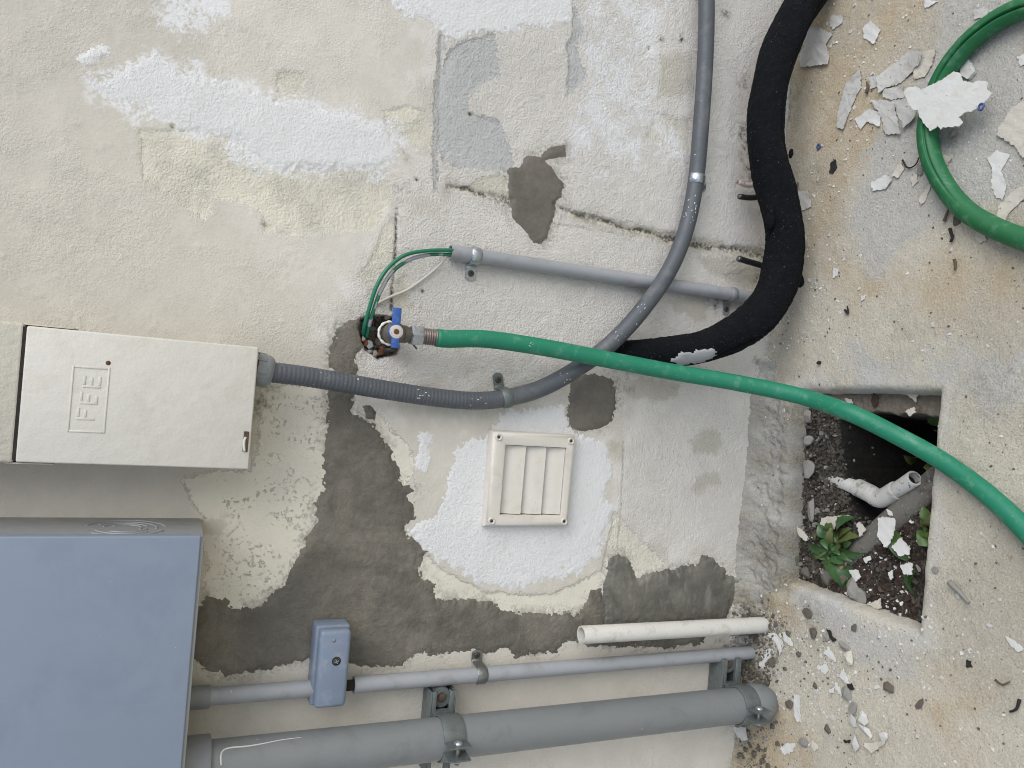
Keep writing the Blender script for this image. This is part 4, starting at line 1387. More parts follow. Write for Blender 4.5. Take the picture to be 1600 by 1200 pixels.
def crease(i, s, a):
    # pinched groove on the inner upper side over the first half of the loop
    b = T_[i].cross(N_[i])
    dirv = N_[i] * math.cos(a) + b * math.sin(a)
    inner = (G(1590, 200, 0) - lpp[i])
    inner.z = 0
    inner.normalize()
    tgt = (inner * 0.30 + EZ).normalized()
    ang = math.acos(max(-1, min(1, dirv.dot(tgt))))
    f = 1.0 / (1 + math.exp((i - i_top - 14) / 6.0))
    return 1 + f * (0.04 - 0.50 * math.exp(-(ang / 0.10) ** 2))


V, Fc = tube(lpp, 0.0146, 96, True, crease)
h2 = mesh_obj('garden_hose', V, Fc, M_hose2, None, True, loc=(lpp[i_top].x, lpp[i_top].y, 0))
tag(h2, 'deep green creased garden hose lying in a loop on the slab', 'hose')

# ------------------------------------------------------------------ black foam-covered pipe
bp = [(955, 548, 0.004, 17), (985, 550, 0.022, 19), (1020, 551, 0.036, 22), (1060, 549, 0.050, 24), (1100, 541, 0.062, 26), (1145, 521, 0.074, 28), (1185, 492, 0.083, 30), (1212, 455, 0.090, 30), (1224, 412, 0.094, 30), (1226, 365, 0.094, 30), (1217, 315, 0.090, 29), (1204, 262, 0.082, 29), (1197, 205, 0.076, 28), (1199, 150, 0.072, 28), (1212, 95, 0.070, 28), (1234, 45, 0.072, 28), (1262, -5, 0.078, 29), (1295, -60, 0.088, 29), (1330, -120, 0.098, 30)]
cp = []
rads = []
for (x, y, o_, r) in bp:
    p = W(x, y, o_)
    tdep = (p - CAM).dot(Fw)
    cp.append(p)
    rads.append(r * tdep / FPX)
path = catmull(cp, 0.0035)
rl = []
key = [near_idx(path, c) for c in cp]
for i in range(len(path)):
    k = max(j for j in range(len(key)) if key[j] <= i)
    k2 = min(k + 1, len(key) - 1)
    t = 0 if k2 == k else (i - key[k]) / max(1, key[k2] - key[k])
    rl.append(rads[k] * (1 - t) + rads[k2] * t)
bumps = np.random.RandomState(5).rand(400, 64)


def foam(i, s, a):
    k = a / (2 * math.pi) * 60
    low = 0.035 * math.sin(s * 26 + 1.3 * math.sin(a)) + 0.03 * math.sin(s * 47 + a * 2) + 0.02 * math.sin(a * 3 + s * 15)
    seam = -0.05 * math.exp(-((s - 0.235) / 0.004) ** 2) - 0.045 * math.exp(-((s - 0.075) / 0.004) ** 2) - 0.03 * math.exp(-((s - 0.40) / 0.005) ** 2) - 0.035 * math.exp(-((s - 0.56) / 0.004) ** 2)
    slit = -0.10 * math.exp(-((a - 0.75 - 0.12 * math.sin(s * 9)) / 0.055) ** 2)
    return 1 + low + seam + slit + 0.045 * (bumps[i % 400, int(k) % 60] - 0.5)


V, Fc = tube(path, rl, 80, True, foam)
blk = thing('insulated_pipe', (cp[9].x, cp[9].y, 0), 'thick black foam insulated pipe bending along the foot of the wall', 'pipe')
mesh_obj('foam_sleeve', V, Fc, M_foam, blk)
# torn silver patch on the sleeve
Tt, Nt = frames(path)
i0, i1 = near_idx(path, W(1040, 550, 0.043)), near_idx(path, W(1108, 540, 0.063))
V = []
Fc = []
m_ = 12
for ii in range(i0, i1 + 1):
    b = Tt[ii].cross(Nt[ii])
    view = (CAM - path[ii]).normalized()
    for k in range(m_ + 1):
        # angle around, centred on the lower front side as seen in the photo
        base_dir = (view * 0.85 - EX * 0.55)
        base_dir = (base_dir - Tt[ii] * base_dir.dot(Tt[ii])).normalized()
        sdv = Tt[ii].cross(base_dir)
        a = (k / m_ - 0.5) * 1.3
        u = (ii - i0) / (i1 - i0)
        edge = min(u, 1 - u) * 5
        ragg = 0.35 * math.sin(ii * 1.7) + 0.25 * math.sin(ii * 0.8 + 2)
        h_ = 1.05 if abs(k / m_ - 0.5) * 2 < min(1, edge) * (0.72 + 0.28 * ragg) else 0.9
        V.append(path[ii] + (base_dir * math.cos(a) + sdv * math.sin(a)) * rl[ii] * h_)
for ii in range(i1 - i0):
    for k in range(m_):
        q = ii * (m_ + 1) + k
        Fc.append((q, q + 1, q + m_ + 2, q + m_ + 1))
mesh_obj('torn_tape', V, Fc, M_pvc, blk)
# ragged foam flaps
for (q, off_, w_) in (((1205, 330), 0.10, 0.010), ((1204, 345), 0.10, 0.012), ((1252, 440), 0.10, 0.008), ((1236, 240), 0.09, 0.006)):
    bm = bmesh.new()
    bmesh.ops.create_icosphere(bm, subdivisions=2, radius=w_)
    c_ = W(q[0], q[1], off_)
    for v in bm.verts:
        v.co = Vector((v.co.x * 1.5, v.co.y * 0.8, v.co.z * 0.6)) * rr_.uniform(0.8, 1.1) + c_
    bm_obj('foam_flap', bm, M_foam, blk, True)
V, Fc = lathe(W(968, 548, -0.002), OUT, [(0, 0.016), (0.006, 0.0165), (0.009, 0.013)], 16)
mesh_obj('rusty_collar', V, Fc, M_rust, blk)

# ------------------------------------------------------------------ cut cable stubs
def stub(pts, r, mat, name, label, core=True):
    P = catmull(pts, 0.004)
    t = thing(name, (P[-1].x, P[-1].y, P[-1].z), label, 'cable', 'cut cable ends behind the black pipe')
    dv = (P[0] - P[1]).normalized()
    V, Fc = tube(P, r, 12)
    mesh_obj('sheath', V, Fc, mat, t)
    V, Fc = lathe(P[0] - dv * 0.002, dv, [(0, r * 0.7), (0.0026, r * 0.68), (0.0028, r * 0.4)], 10)
    mesh_obj('core', V, Fc, M_steel, t)


stub([W(1155, 307, 0.030), W(1172, 309, 0.030), W(1190, 307, 0.034), W(1212, 303, 0.050)], 0.0052, M_black, 'cut_cable', 'straight black cut cable end poking left from the black pipe')
stub([W(1154, 404, 0.034), W(1170, 409, 0.032), W(1190, 415, 0.036), W(1206, 424, 0.050)], 0.0056, M_black, 'cut_cable', 'curved black cut cable end just below the crack')
stub([W(1153, 284, 0.022), W(1166, 289, 0.020), W(1180, 288, 0.022), W(1200, 280, 0.040)], 0.0046, M_red, 'cut_cable', 'red and white cut cable end above the black ones')

# ------------------------------------------------------------------ white plastic pipe stub
w0, w1_ = W(908, 992, 0.045), W(1200, 976, 0.045)
wd = (w1_ - w0).normalized()
L = (w1_ - w0).length
wp_ = thing('white_pipe', (w1_.x, w1_.y, w1_.z), 'open ended dirty white plastic pipe rising from the ground', 'pipe')
V, Fc = lathe(w0, wd, [(0.05, 0.0118), (0.0, 0.0118), (0.0, 0.0142), (0.002, 0.0147), (L * 0.5, 0.0147), (L, 0.0147)], 26)
auto_smooth(mesh_obj('tube', V, Fc, M_white, wp_), 40)
V, Fc = lathe(w0 + wd * 0.012, wd, [(0, 0.0116), (0.002, 0.0116)], 16)
mesh_obj('bore', V, Fc, M_white2, wp_)

# ------------------------------------------------------------------ lower thin conduit and conduit box
l0, l1 = W(296, 1091, 0.022), W(1205, 1017, 0.022)
ld = (l1 - l0).normalized()
L = (l1 - l0).length
low = thing('plastic_conduit', (l1.x, l1.y, l1.z), 'thin grey conduit running from the panel through a small box into the ground', 'conduit')
jc = W(519, 1044, 0.022)
s_j = (jc - l0).dot(ld)
V, Fc = lathe(l0, ld, [(0, 0.0122), (s_j - 0.024, 0.0122)], 24)
V2, F2 = lathe(l0 + ld * (s_j + 0.034), ld, [(0, 0.0122), (L - s_j - 0.034, 0.0122)], 24)
auto_smooth(mesh_obj('pipe', *join((V, Fc), (V2, F2)), M_pvc, low), 40)
pcx = W(328, 1088, 0.022)
V, Fc = lathe(l0, ld, [(-0.01, 0.0158), ((pcx - l0).dot(ld) - 0.002, 0.0158), ((pcx - l0).dot(ld), 0.0150)], 24)
auto_smooth(mesh_obj('coupling', V, Fc, M_fit, low), 40)
V, Fc = lathe(l0 + ld * (s_j + 0.020), ld, [(0, 0.0080), (0.016, 0.0080)], 14)
mesh_obj('wire_gap', V, Fc, M_dark, low)
JO = 0.052
jx0, jx1, jz0, jz1 = rect_from_px([(499, 987), (548, 984), (543, 1105), (493, 1109)], JO)
jb = thing('conduit_box', ((jx0 + jx1) / 2, 0, jz0), 'small oblong blue grey conduit box with one screw, beside the panel', 'conduit box')
bm = bmesh.new()
boxw(bm, jx0 - 0.002, jx1 + 0.002, jz0 - 0.0015, jz1 + 0.0035, 0.002, JO - 0.018, 0.004, 3)
auto_smooth(bm_obj('base', bm, M_jbox, jb), 40)
bm = bmesh.new()
boxw(bm, jx0, jx1, jz0, jz1, JO - 0.020, JO, 0.0065, 4)
jcov = auto_smooth(bm_obj('cover', bm, M_jbox, jb), 40)
sc = W(525.5, 1033, JO)
V, Fc = lathe(sc + EY * 0.002, OUT, [(0, 0.0064), (0.0026, 0.0064), (0.0030, 0.0056), (0.0022, 0.0050), (0.0016, 0.0048)], 20)
sock = auto_smooth(mesh_obj('screw_recess', V, Fc, M_dark, jcov), 40)
V, Fc = lathe(sc + EY * 0.001, OUT, [(0, 0.0046), (0.0028, 0.0044), (0.0036, 0.0030)], 16)
scr = auto_smooth(mesh_obj('screw', V, Fc, M_screw, jcov), 40)
bm = bmesh.new()
for a in (0.4, 0.4 + math.pi / 2):
    dv = EX * math.cos(a) + EZ * math.sin(a)
    add_box(bm, sc + OUT * 0.0026, dv, EY, dv.cross(EY), 0.006, 0.0008, 0.0012)
bm_obj('screw_slot', bm, M_steelB, jcov)
V, Fc = lathe(W(522, 1001, JO) + EY * 0.001, OUT, [(0, 0.003), (0.0014, 0.0026)], 10)
mesh_obj('dimple', V, Fc, M_fit, jcov)
P_ = l0 + ld * ((W(752, 1035, 0.022) - l0).dot(ld))
strap(P_, ld, 0.0124, 1 if ld.cross(OUT).x > 0 else -1, 'grey strap on the thin conduit beside the white pipe end', M_steel, width=0.018, tab=0.018)

# ------------------------------------------------------------------ large drain pipe with strut clamps
BO = 0.074
g0, g1 = W(285, 1199, BO), W(1205, 1096, BO)
gd = (g1 - g0).normalized()
L = (g1 - g0).length
RB = 0.0305
big = thing('drain_pipe', (g1.x, g1.y, g1.z), 'thick grey plastic pipe clamped to the wall below the panel', 'pipe')
V, Fc = lathe(g0, gd, [(0, RB), (L * 0.3, RB), (L * 0.7, RB), (L - 0.03, RB)], 40)
auto_smooth(mesh_obj('tube', V, Fc, M_bigpipe, big), 40)
cq = (W(328, 1178, BO) - g0).dot(gd)
V, Fc = lathe(g0, gd, [(-0.02, RB + 0.0075), (cq - 0.002, RB + 0.0075), (cq, RB + 0.0062), (cq, RB + 0.0005)], 40)
auto_smooth(mesh_obj('coupling', V, Fc, M_fit, big), 40)
# glued elbow bulb where it enters the ground
ce = (W(1168, 1095, BO) - g0).dot(gd)
V, Fc = lathe(g0 + gd * ce, gd, [(0, RB + 0.0002), (0.004, RB + 0.0030), (0.024, RB + 0.0034), (0.038, RB + 0.0015), (0.050, RB - 0.006), (0.060, RB - 0.016), (0.066, 0.004)], 40)
auto_smooth(mesh_obj('elbow', V, Fc, M_bigpipe, big), 40)
# dried glue run
gl = [(330, 1166, 0.1), (345, 1160, 0.1), (352, 1178, 0.1), (350, 1195, 0.1)]


def on_big(px, py, lift=0.0):
    """point on the pipe's surface seen at this pixel"""
    dv = ray(px, py)
    o_ = CAM - g0
    dd = dv - gd * dv.dot(gd)
    oo = o_ - gd * o_.dot(gd)
    a_ = dd.dot(dd)
    b_ = 2 * dd.dot(oo)
    c_ = oo.dot(oo) - (RB + lift) ** 2
    disc = b_ * b_ - 4 * a_ * c_
    if disc < 0:
        return None
    return CAM + dv * ((-b_ - math.sqrt(disc)) / (2 * a_))


def run_pts(l):
    return [p for p in (on_big(*q) for q in l) if p is not None]


M_glue = plain_mat('pale dried glue', C(196, 196, 192), 0.5, 0.05, 60)
for l in ([(346, 1196), (345, 1182), (349, 1172), (362, 1168), (385, 1166), (410, 1162), (440, 1156), (472, 1152)],):
    pts = run_pts(l)
    if len(pts) > 2:
        P = catmull(pts, 0.004)
        n_ = len(P)
        V, Fc = tube(P, [0.0014 * (1 - 0.75 * k / n_) for k in range(n_)], 8)
        mesh_obj('glue_run', V, Fc, M_glue, big)


def clamp(px, py, label, chan_up, chan_dn):
    s = (W(px, py, BO) - g0).dot(gd)
    c = g0 + gd * s
    t = thing('strut_clamp', (c.x, 0, c.z), label, 'pipe clamp', 'strut clamps on the thick pipe')
    e1 = EX - gd * EX.dot(gd)
    e1.normalize()                       # image up
    n = gd.cross(e1)
    if n.dot(OUT) < 0:
        n = -n
    wd_ = 0.034
    th = 0.0022
    for sgn in (1, -1):
        pts = []
        # hook in the channel, bend, round the pipe, ear
        r = RB + 0.0008
        a_in = math.radians(-62)
        a_out = math.radians(78)
        pts.append((r * math.cos(a_in) + 0.010, -(RB + 0.010)))
        pts.append((r * math.cos(a_in) + 0.010, -(RB - 0.002)))
        for k in range(17):
            a = a_in + (a_out - a_in) * k / 16
            pts.append((r * math.cos(a), r * math.sin(a)))
        x_e = r * math.cos(a_out) + 0.0012
        pts.append((x_e, r + 0.004))
        pts.append((x_e + 0.0008, r + 0.024))
        P2 = [Vector(q) for q in pts]
        V = []
        Fc = []
        for i, q in enumerate(P2):
            a_ = P2[max(i - 1, 0)]
            b_ = P2[min(i + 1, len(P2) - 1)]
            tg = (b_ - a_).normalized()
            nn = Vector((tg.y, -tg.x))
            for w_, h_ in ((-0.5, 0), (-0.5, 0.7), (-0.44, 1.0), (0.44, 1.0), (0.5, 0.7), (0.5, 0)):
                qq = q + nn * (th * h_)
                V.append(c + e1 * (sgn * qq.x) + n * qq.y + gd * (w_ * wd_))
        for i in range(len(P2) - 1):
            for k in range(6):
                k2 = (k + 1) % 6
                Fc.append((6 * i + k, 6 * i + k2, 6 * (i + 1) + k2, 6 * (i + 1) + k))
        Fc.append(tuple(range(6)))
        Fc.append(tuple(6 * (len(P2) - 1) + k for k in range(6)))
        auto_smooth(mesh_obj('half_band', V, Fc, M_clamp, t), 35)
    b0 = c + n * (RB + 0.012)
    V, Fc = lathe(b0 - e1 * 0.020, e1, [(0, 0.0032), (0.031, 0.0032)], 12)
    bolt = mesh_obj('bolt', V, Fc, M_steel, t)
    V, Fc = lathe(b0 + e1 * 0.0105, e1, [(0, 0.0068), (0.0014, 0.0066), (0.003, 0.0052), (0.0042, 0.0024)], 14)
    auto_smooth(mesh_obj('bolt_head', V, Fc, M_steelB, bolt), 40)
    V, Fc = lathe(b0 - e1 * 0.0165, e1, [(0, 0.0060), (0.0045, 0.0060)], 6)
    mesh_obj('nut', V, Fc, M_steelB, bolt, False)
    # strut channel on the wall behind
    ch = thing('strut_channel', (c.x, 0, c.z), label.replace('clamp', 'steel channel behind the clamp'), 'steel channel', 'strut channels behind the thick pipe')
    bm = bmesh.new()
    xa, xb = c.x - chan_dn, c.x + chan_up
    wz_ = 0.0206
    dp = 0.041
    zc_ = c.z
    boxw(bm, xa, xb, zc_ - wz_, zc_ + wz_, 0.0015, 0.004, 0.0005, 1)
    for sg in (-1, 1):
        za = zc_ + sg * wz_
        zb = zc_ + sg * (wz_ - 0.0025)
        boxw(bm, xa, xb, min(za, zb), max(za, zb), 0.0042, dp, 0.0008, 2)
        zb2 = zc_ + sg * (wz_ - 0.0095)
        zt = zc_ + sg * (wz_ - 0.0027)
        boxw(bm, xa, xb, min(zt, zb2), max(zt, zb2), dp - 0.0024, dp - 0.0001, 0.0006, 2)
        zi = zc_ + sg * (wz_ - 0.0075)
        boxw(bm, xa, xb, min(zi, zb2), max(zi, zb2), dp - 0.0095, dp - 0.0026, 0.0005, 1)
    auto_smooth(bm_obj('profile', bm, M_clamp, ch), 40)
    V, Fc = lathe((xb - 0.013, -0.0035, zc_), OUT, [(0, 0.0160), (0.026, 0.0160), (0.0285, 0.0150), (0.0288, 0.0088), (0.0270, 0.0084)], 22)
    auto_smooth(mesh_obj('anchor_washer', V, Fc, M_clamp, ch), 40)
    V, Fc = lathe((xb - 0.013, -0.029, zc_), OUT, [(0, 0.0070), (0.0040, 0.0068), (0.0052, 0.0040)], 6)
    auto_smooth(mesh_obj('anchor_bolt', V, Fc, M_rustd, ch), 40)
    return t


clamp(700, 1156, 'upper grey steel clamp round the thick pipe, mid length', 0.056, 0.07)
clamp(1160, 1096, 'lower grey steel clamp round the thick pipe at the ground', 0.070, 0.03)

# ------------------------------------------------------------------ pipes in the pit
e0 = G(1288, 744, -0.045)
e1_ = G(1347, 765, -0.034)
e2_ = G(1376, 779, -0.031)
e3_ = G(1401, 766, -0.026)
e4_ = G(1429, 747, -0.012)
pe = thing('elbow_pipe', (e2_.x, e2_.y, e0.z), 'mud speckled white plastic elbow pipe poking out over the pit hole', 'pipe')
V, Fc = tube([e0, e1_], 0.0122, 20)
mesh_obj('inlet', V, Fc, M_white2, pe)
V, Fc = tube(catmull([e1_ - (e2_ - e1_) * 0.25, e1_ + (e2_ - e1_) * 0.45, e2_ + Vector((0, 0, 0)), e3_ + (e4_ - e3_) * 0.0], 0.003), 0.0152, 24)
auto_smooth(mesh_obj('elbow', V, Fc, M_white2, pe), 50)
dd_ = (e4_ - e3_).normalized()
Lp = (e4_ - e3_).length
V, Fc = lathe(e4_, -dd_, [(0.04, 0.0094), (0.0, 0.0094), (0.0, 0.0118), (0.001, 0.0124), (Lp, 0.0124)], 24)
auto_smooth(mesh_obj('outlet', V, Fc, M_white2, pe), 40)
V, Fc = lathe(e4_ - dd_ * 0.014, -dd_, [(0, 0.0092), (0.002, 0.0092)], 16)
mesh_obj('bore', V, Fc, M_dark, pe)
M_oldpipe = plain_mat('soil stained grey pipe', C(122, 119, 110, .85), 0.75, 0.18, 50, 0.0012, 160, speck=C(190, 188, 180), speck_amt=0.6, dirt=C(74, 68, 58), dirt_amt=0.8, dirt_scale=50, speck_scale=230)
a_, b_ = G(1300, 905, -0.052), G(1472, 748, -0.040)
V, Fc = tube(lerp_path([a_, b_], 40), 0.0235, 24, True, lambda i, s, a: 1 + 0.02 * math.sin(a * 3 + i * 0.5))
tag(mesh_obj('buried_pipe', V, Fc, M_oldpipe, None, True, loc=(a_ + b_) / 2), 'half buried dirty grey pipe lying diagonally in the pit', 'pipe')

# ------------------------------------------------------------------ paint chips, stones, leaves, crumbs
def chip(name, poly, mat, label, cat, z=None, curl=0.0, lift=0.0, th=0.0012, group=None, seed=0, tilt=(0, 0), jag=0.0014, floor=None):
    """a thin curled chip whose outline lies on the ground at these picture points"""
    r = random.Random(seed + len(poly) * 31 + int(poly[0][0]))
    zz = 0.0 if z is None else z
    P = [G(q[0], q[1], zz) for q in poly]
    # subdivide + jitter the outline
    out = []
    n = len(P)
    for i in range(n):
        a, b = P[i], P[(i + 1) % n]
        k = max(1, int((b - a).length / 0.0026))
        for j in range(k):
            t = j / k
            q = a + (b - a) * t
            if j:
                q = q + Vector((r.uniform(-jag, jag), r.uniform(-jag, jag), 0))
            out.append(q)
    cx = sum(q.x for q in out) / len(out)
    cy = sum(q.y for q in out) / len(out)
    rad = max(math.hypot(q.x - cx, q.y - cy) for q in out)
    ca = r.uniform(0, math.pi)
    zs = []
    fl = floor or (ground_z if zz > -0.012 else soil_z)
    gmax = max(fl(q.x, q.y) for q in out + [Vector((cx, cy, 0))])
    rings = [1.0, 0.8, 0.55, 0.28]
    V = []
    Fc = []
    m = len(out)
    base = (gmax if z is None or floor is None and zz <= 0 else zz) + lift + 0.0004
    if z is not None and z > 0.004:
        base = z
    for layer in (0, 1):
        for s in rings:
            for q in out:
                dx = (q.x - cx) * s
                dy = (q.y - cy) * s
                u = (dx * math.cos(ca) + dy * math.sin(ca)) / rad
                h = curl * rad * u * u + tilt[0] * dx + tilt[1] * dy
                h += (0.0005 if seed != 99 else 0.0001) * math.sin(dx * 300 + seed) * math.sin(dy * 280 + seed) + 0.0005 * math.sin(dx * 90 + dy * 130 + seed)
                V.append((cx + dx, cy + dy, base + h + (th if layer == 0 else 0)))
        V.append((cx, cy, base + (th if layer == 0 else 0)))
    R = len(rings)
    per = R * m + 1
    for layer in (0, 1):
        o = layer * per
        for k in range(R - 1):
            for i in range(m):
                i2 = (i + 1) % m
                f = (o + k * m + i, o + k * m + i2, o + (k + 1) * m + i2, o + (k + 1) * m + i)
                Fc.append(f if layer == 0 else f[::-1])
        for i in range(m):
            i2 = (i + 1) % m
            f = (o + (R - 1) * m + i, o + (R - 1) * m + i2, o + R * m)
            Fc.append(f if layer == 0 else f[::-1])
    for i in range(m):
        i2 = (i + 1) % m
        Fc.append((i2, i, per + i, per + i2))
    ob = mesh_obj(name, V, Fc, mat, None, True, loc=(cx, cy, base))
    auto_smooth(ob, 50)
    return tag(ob, label, cat, group)


W_, C_, G_ = M_flakeW, M_flakeC, M_flakeG
PG = 'paint chips on the slab'
chips = [
 ([(1374, 122), (1394, 102), (1422, 82), (1448, 82), (1442, 99), (1428, 113), (1408, 130), (1388, 137), (1377, 147)], G_, 'leaf shaped pale grey paint chip left of the hose loop', 0.10, 0),
 ([(1347, 108), (1346, 136), (1331, 170), (1320, 203), (1309, 198), (1312, 170), (1323, 133)], G_, 'long blade shaped grey paint chip standing apart from the pile', 0.06, 0),
 ([(1337, 187), (1360, 170), (1377, 176), (1377, 198), (1354, 190), (1346, 203)], W_, 'hooked white paint chip at the left of the chip pile', 0.08, 0),
 ([(1365, 157), (1399, 159), (1402, 181), (1411, 210), (1385, 210), (1377, 181)], G_, 'tall pale grey paint chip in the middle of the chip pile', 0.06, 0.001),
 ([(1402, 159), (1419, 154), (1433, 176), (1433, 187), (1416, 201), (1405, 184)], G_, 'curved pale paint chip touching the left of the hose loop', 0.16, 0.001),
 ([(1381, 139), (1411, 135), (1415, 153), (1394, 157), (1382, 153)], G_, 'pitted grey paint chip between the leaf shaped and tall chips', 0.05, 0),
 ([(1430, 88), (1448, 80), (1463, 77), (1458, 100), (1446, 120), (1430, 124), (1428, 112)], C_, 'crumbly cream paint chip between the leaf shaped chip and the hose', 0.06, 0),
 ([(1358, 121), (1374, 117), (1376, 134), (1362, 140)], G_, 'small pale paint chip left of the leaf shaped chip', 0.05, 0),
 ([(1255, 48), (1280, 43), (1303, 54), (1292, 71), (1299, 88), (1297, 101), (1252, 106), (1252, 85), (1260, 74)], G_, 'broad squarish grey paint chip lying beside the black pipe', 0.03, 0),
 ([(1300, 25), (1320, 24), (1317, 37), (1304, 47), (1297, 37)], G_, 'small grey paint chip above the broad squarish chip', 0.03, 0),
 ([(1362, 33), (1377, 48), (1368, 69), (1351, 60), (1350, 45)], W_, 'white paint chip alone on the brown stain', 0.04, 0),
 ([(1559, 210), (1584, 170), (1600, 160), (1645, 170), (1640, 260), (1600, 247), (1586, 227)], C_, 'big cream paint chip cut off by the right edge', 0.03, 0.001),
 ([(1543, 247), (1558, 235), (1579, 242), (1565, 265), (1573, 295), (1567, 313), (1558, 310), (1550, 293), (1552, 263)], W_, 'bone shaped white paint chip inside the hose loop', 0.03, 0),
 ([(1615, 288), (1600, 293), (1583, 300), (1562, 323), (1560, 343), (1570, 347), (1580, 330), (1600, 313), (1615, 305)], C_, 'slanting cream paint strip inside the hose loop', 0.04, 0),
 ([(1364, 286), (1385, 273), (1397, 281), (1385, 296), (1365, 298)], W_, 'shell shaped white paint chip below the chip pile', 0.12, 0),
 ([(1395, 275), (1409, 248), (1414, 264), (1405, 278)], C_, 'thin cream paint chip leaning by the shell shaped chip', 0.1, 0),
 ([(1243, 300), (1263, 298), (1269, 323), (1255, 329), (1246, 318)], G_, 'pale paint chip against the right side of the black pipe', 0.04, 0),
 ([(1467, 238), (1489, 247), (1476, 264)], C_, 'three cornered cream chip just inside the hose loop', 0.1, 0),
 ([(1521, 17), (1547, 8), (1541, 28), (1524, 31)], G_, 'grey paint chip above the hose loop near the top', 0.05, 0),
 ([(1446, -2), (1465, 3), (1446, 13)], W_, 'white paint chip at the very top of the slab', 0.04, 0),
 ([(1525, 340), (1541, 336), (1543, 350), (1532, 352)], C_, 'small cream chip tucked against the inside of the hose loop', 0.05, 0),
 ([(1527, 362), (1540, 366), (1543, 374), (1534, 380), (1526, 374)], C_, 'small cream chip just outside the hose loop below', 0.05, 0),
 ([(1591, 88), (1612, 82), (1612, 100), (1596, 104)], W_, 'white chip at the right edge above the big cream chip', 0.05, 0),
 ([(1424, 278), (1432, 270), (1436, 284), (1426, 292)], C_, 'narrow chip between the shell shaped chip and the hose', 0.08, 0),
 ([(1438, 310), (1452, 290), (1458, 286), (1448, 312), (1440, 322)], C_, 'slender chip left of the hose loop', 0.08, 0),
 ([(1196, 989), (1214, 990), (1222, 1000), (1225, 1010), (1220, 1024), (1216, 1012), (1212, 1002)], W_, 'forked white paint chip near the white pipe foot', 0.03, 0),
 ([(1223, 988), (1232, 988), (1240, 1010), (1232, 1008), (1226, 1000)], W_, 'slim white paint chip right of the forked chip', 0.03, 0),
 ([(1206, 1011), (1212, 1018), (1200, 1034), (1197, 1046), (1188, 1040), (1190, 1022)], W_, 'bean shaped white paint chip at the end of the thin conduit', 0.03, 0),
 ([(1241, 1085), (1251, 1088), (1250, 1108), (1252, 1128), (1245, 1126), (1241, 1110)], W_, 'narrow upright white paint strip right of the thick pipe end', 0.05, 0),
 ([(1218, 1170), (1228, 1162), (1242, 1161), (1240, 1174), (1226, 1180)], W_, 'ragged white paint chip near the bottom edge', 0.03, 0),
 ([(1290, 1014), (1300, 1018), (1306, 1028), (1308, 1034), (1296, 1028), (1289, 1022)], W_, 'torn white paint chip left of the thick wood like chip', 0.06, 0),
 ([(1278, 1041), (1292, 1036), (1295, 1046), (1290, 1054)], W_, 'kite shaped white paint chip in the rubble line', 0.04, 0),
 ([(1314, 1056), (1320, 1044), (1324, 1056), (1329, 1068), (1322, 1066)], W_, 'crooked white paint chip in the middle of the rubble line', 0.06, 0.001),
 ([(1304, 1072), (1308, 1066), (1318, 1084), (1312, 1084)], W_, 'sliver of white paint left of the grey rubble', 0.06, 0),
 ([(1295, 1076), (1304, 1074), (1304, 1083), (1297, 1082)], W_, 'tiny square white chip left of the paint sliver', 0.04, 0),
 ([(1350, 1162), (1366, 1160), (1386, 1157), (1384, 1164), (1364, 1176), (1358, 1170)], C_, 'long cream paint chip at the bottom of the rubble line', 0.10, 0.001),
 ([(1147, 1136), (1170, 1135), (1174, 1156), (1165, 1157), (1156, 1148)], W_, 'white paint chip under the thick pipe end', 0.03, 0),
 ([(1572, 994), (1584, 1000), (1600, 1013), (1591, 1019), (1579, 1007)], W_, 'white paint chip far out on the slab right of the pit', 0.04, 0),
 ([(1271, 1156), (1280, 1168), (1274, 1174), (1268, 1166)], C_, 'small cream chip beside the grey stone near the bottom', 0.05, 0),
 ([(1303, 418), (1312, 421), (1308, 432), (1302, 434)], W_, 'small white chip right of the black pipe bend', 0.05, 0),
 ([(1345, 464), (1352, 460), (1352, 468), (1346, 470)], W_, 'small white chip on the brown stain below the grey patch', 0.05, 0),
]
for k, (poly, mt, lab, cu, lf) in enumerate(chips):
    chip('paint_chip', poly, mt, lab, 'paint chip', None, cu * 1.8, lf, 0.0012 if mt is not C_ else 0.0018, PG, k)
BIG = [(1414, 145), (1422, 137), (1434, 136), (1439, 143), (1450, 136), (1465, 129), (1480, 121), (1492, 112), (1501, 115), (1504, 126), (1520, 130), (1532, 126), (1543, 129), (1544, 142), (1552, 145), (1547, 154), (1537, 165), (1520, 175), (1509, 176), (1497, 185), (1484, 188), (1500, 189), (1506, 192), (1500, 198), (1475, 199), (1471, 203), (1466, 197), (1454, 205), (1437, 182), (1435, 172), (1427, 171), (1421, 161)]
chip('paint_chip', BIG, W_, 'largest white paint chip resting across the green hose loop', 'paint chip', 0.0335, 0.04, 0, 0.0016, PG, 99, jag=0.0010)
chip('paint_chip', [(1507, 91), (1516, 94), (1527, 113), (1516, 125), (1504, 119)], W_, 'chunky white paint chip above the largest chip', 'paint chip', None, 0.05, 0, 0.006, PG, 98)

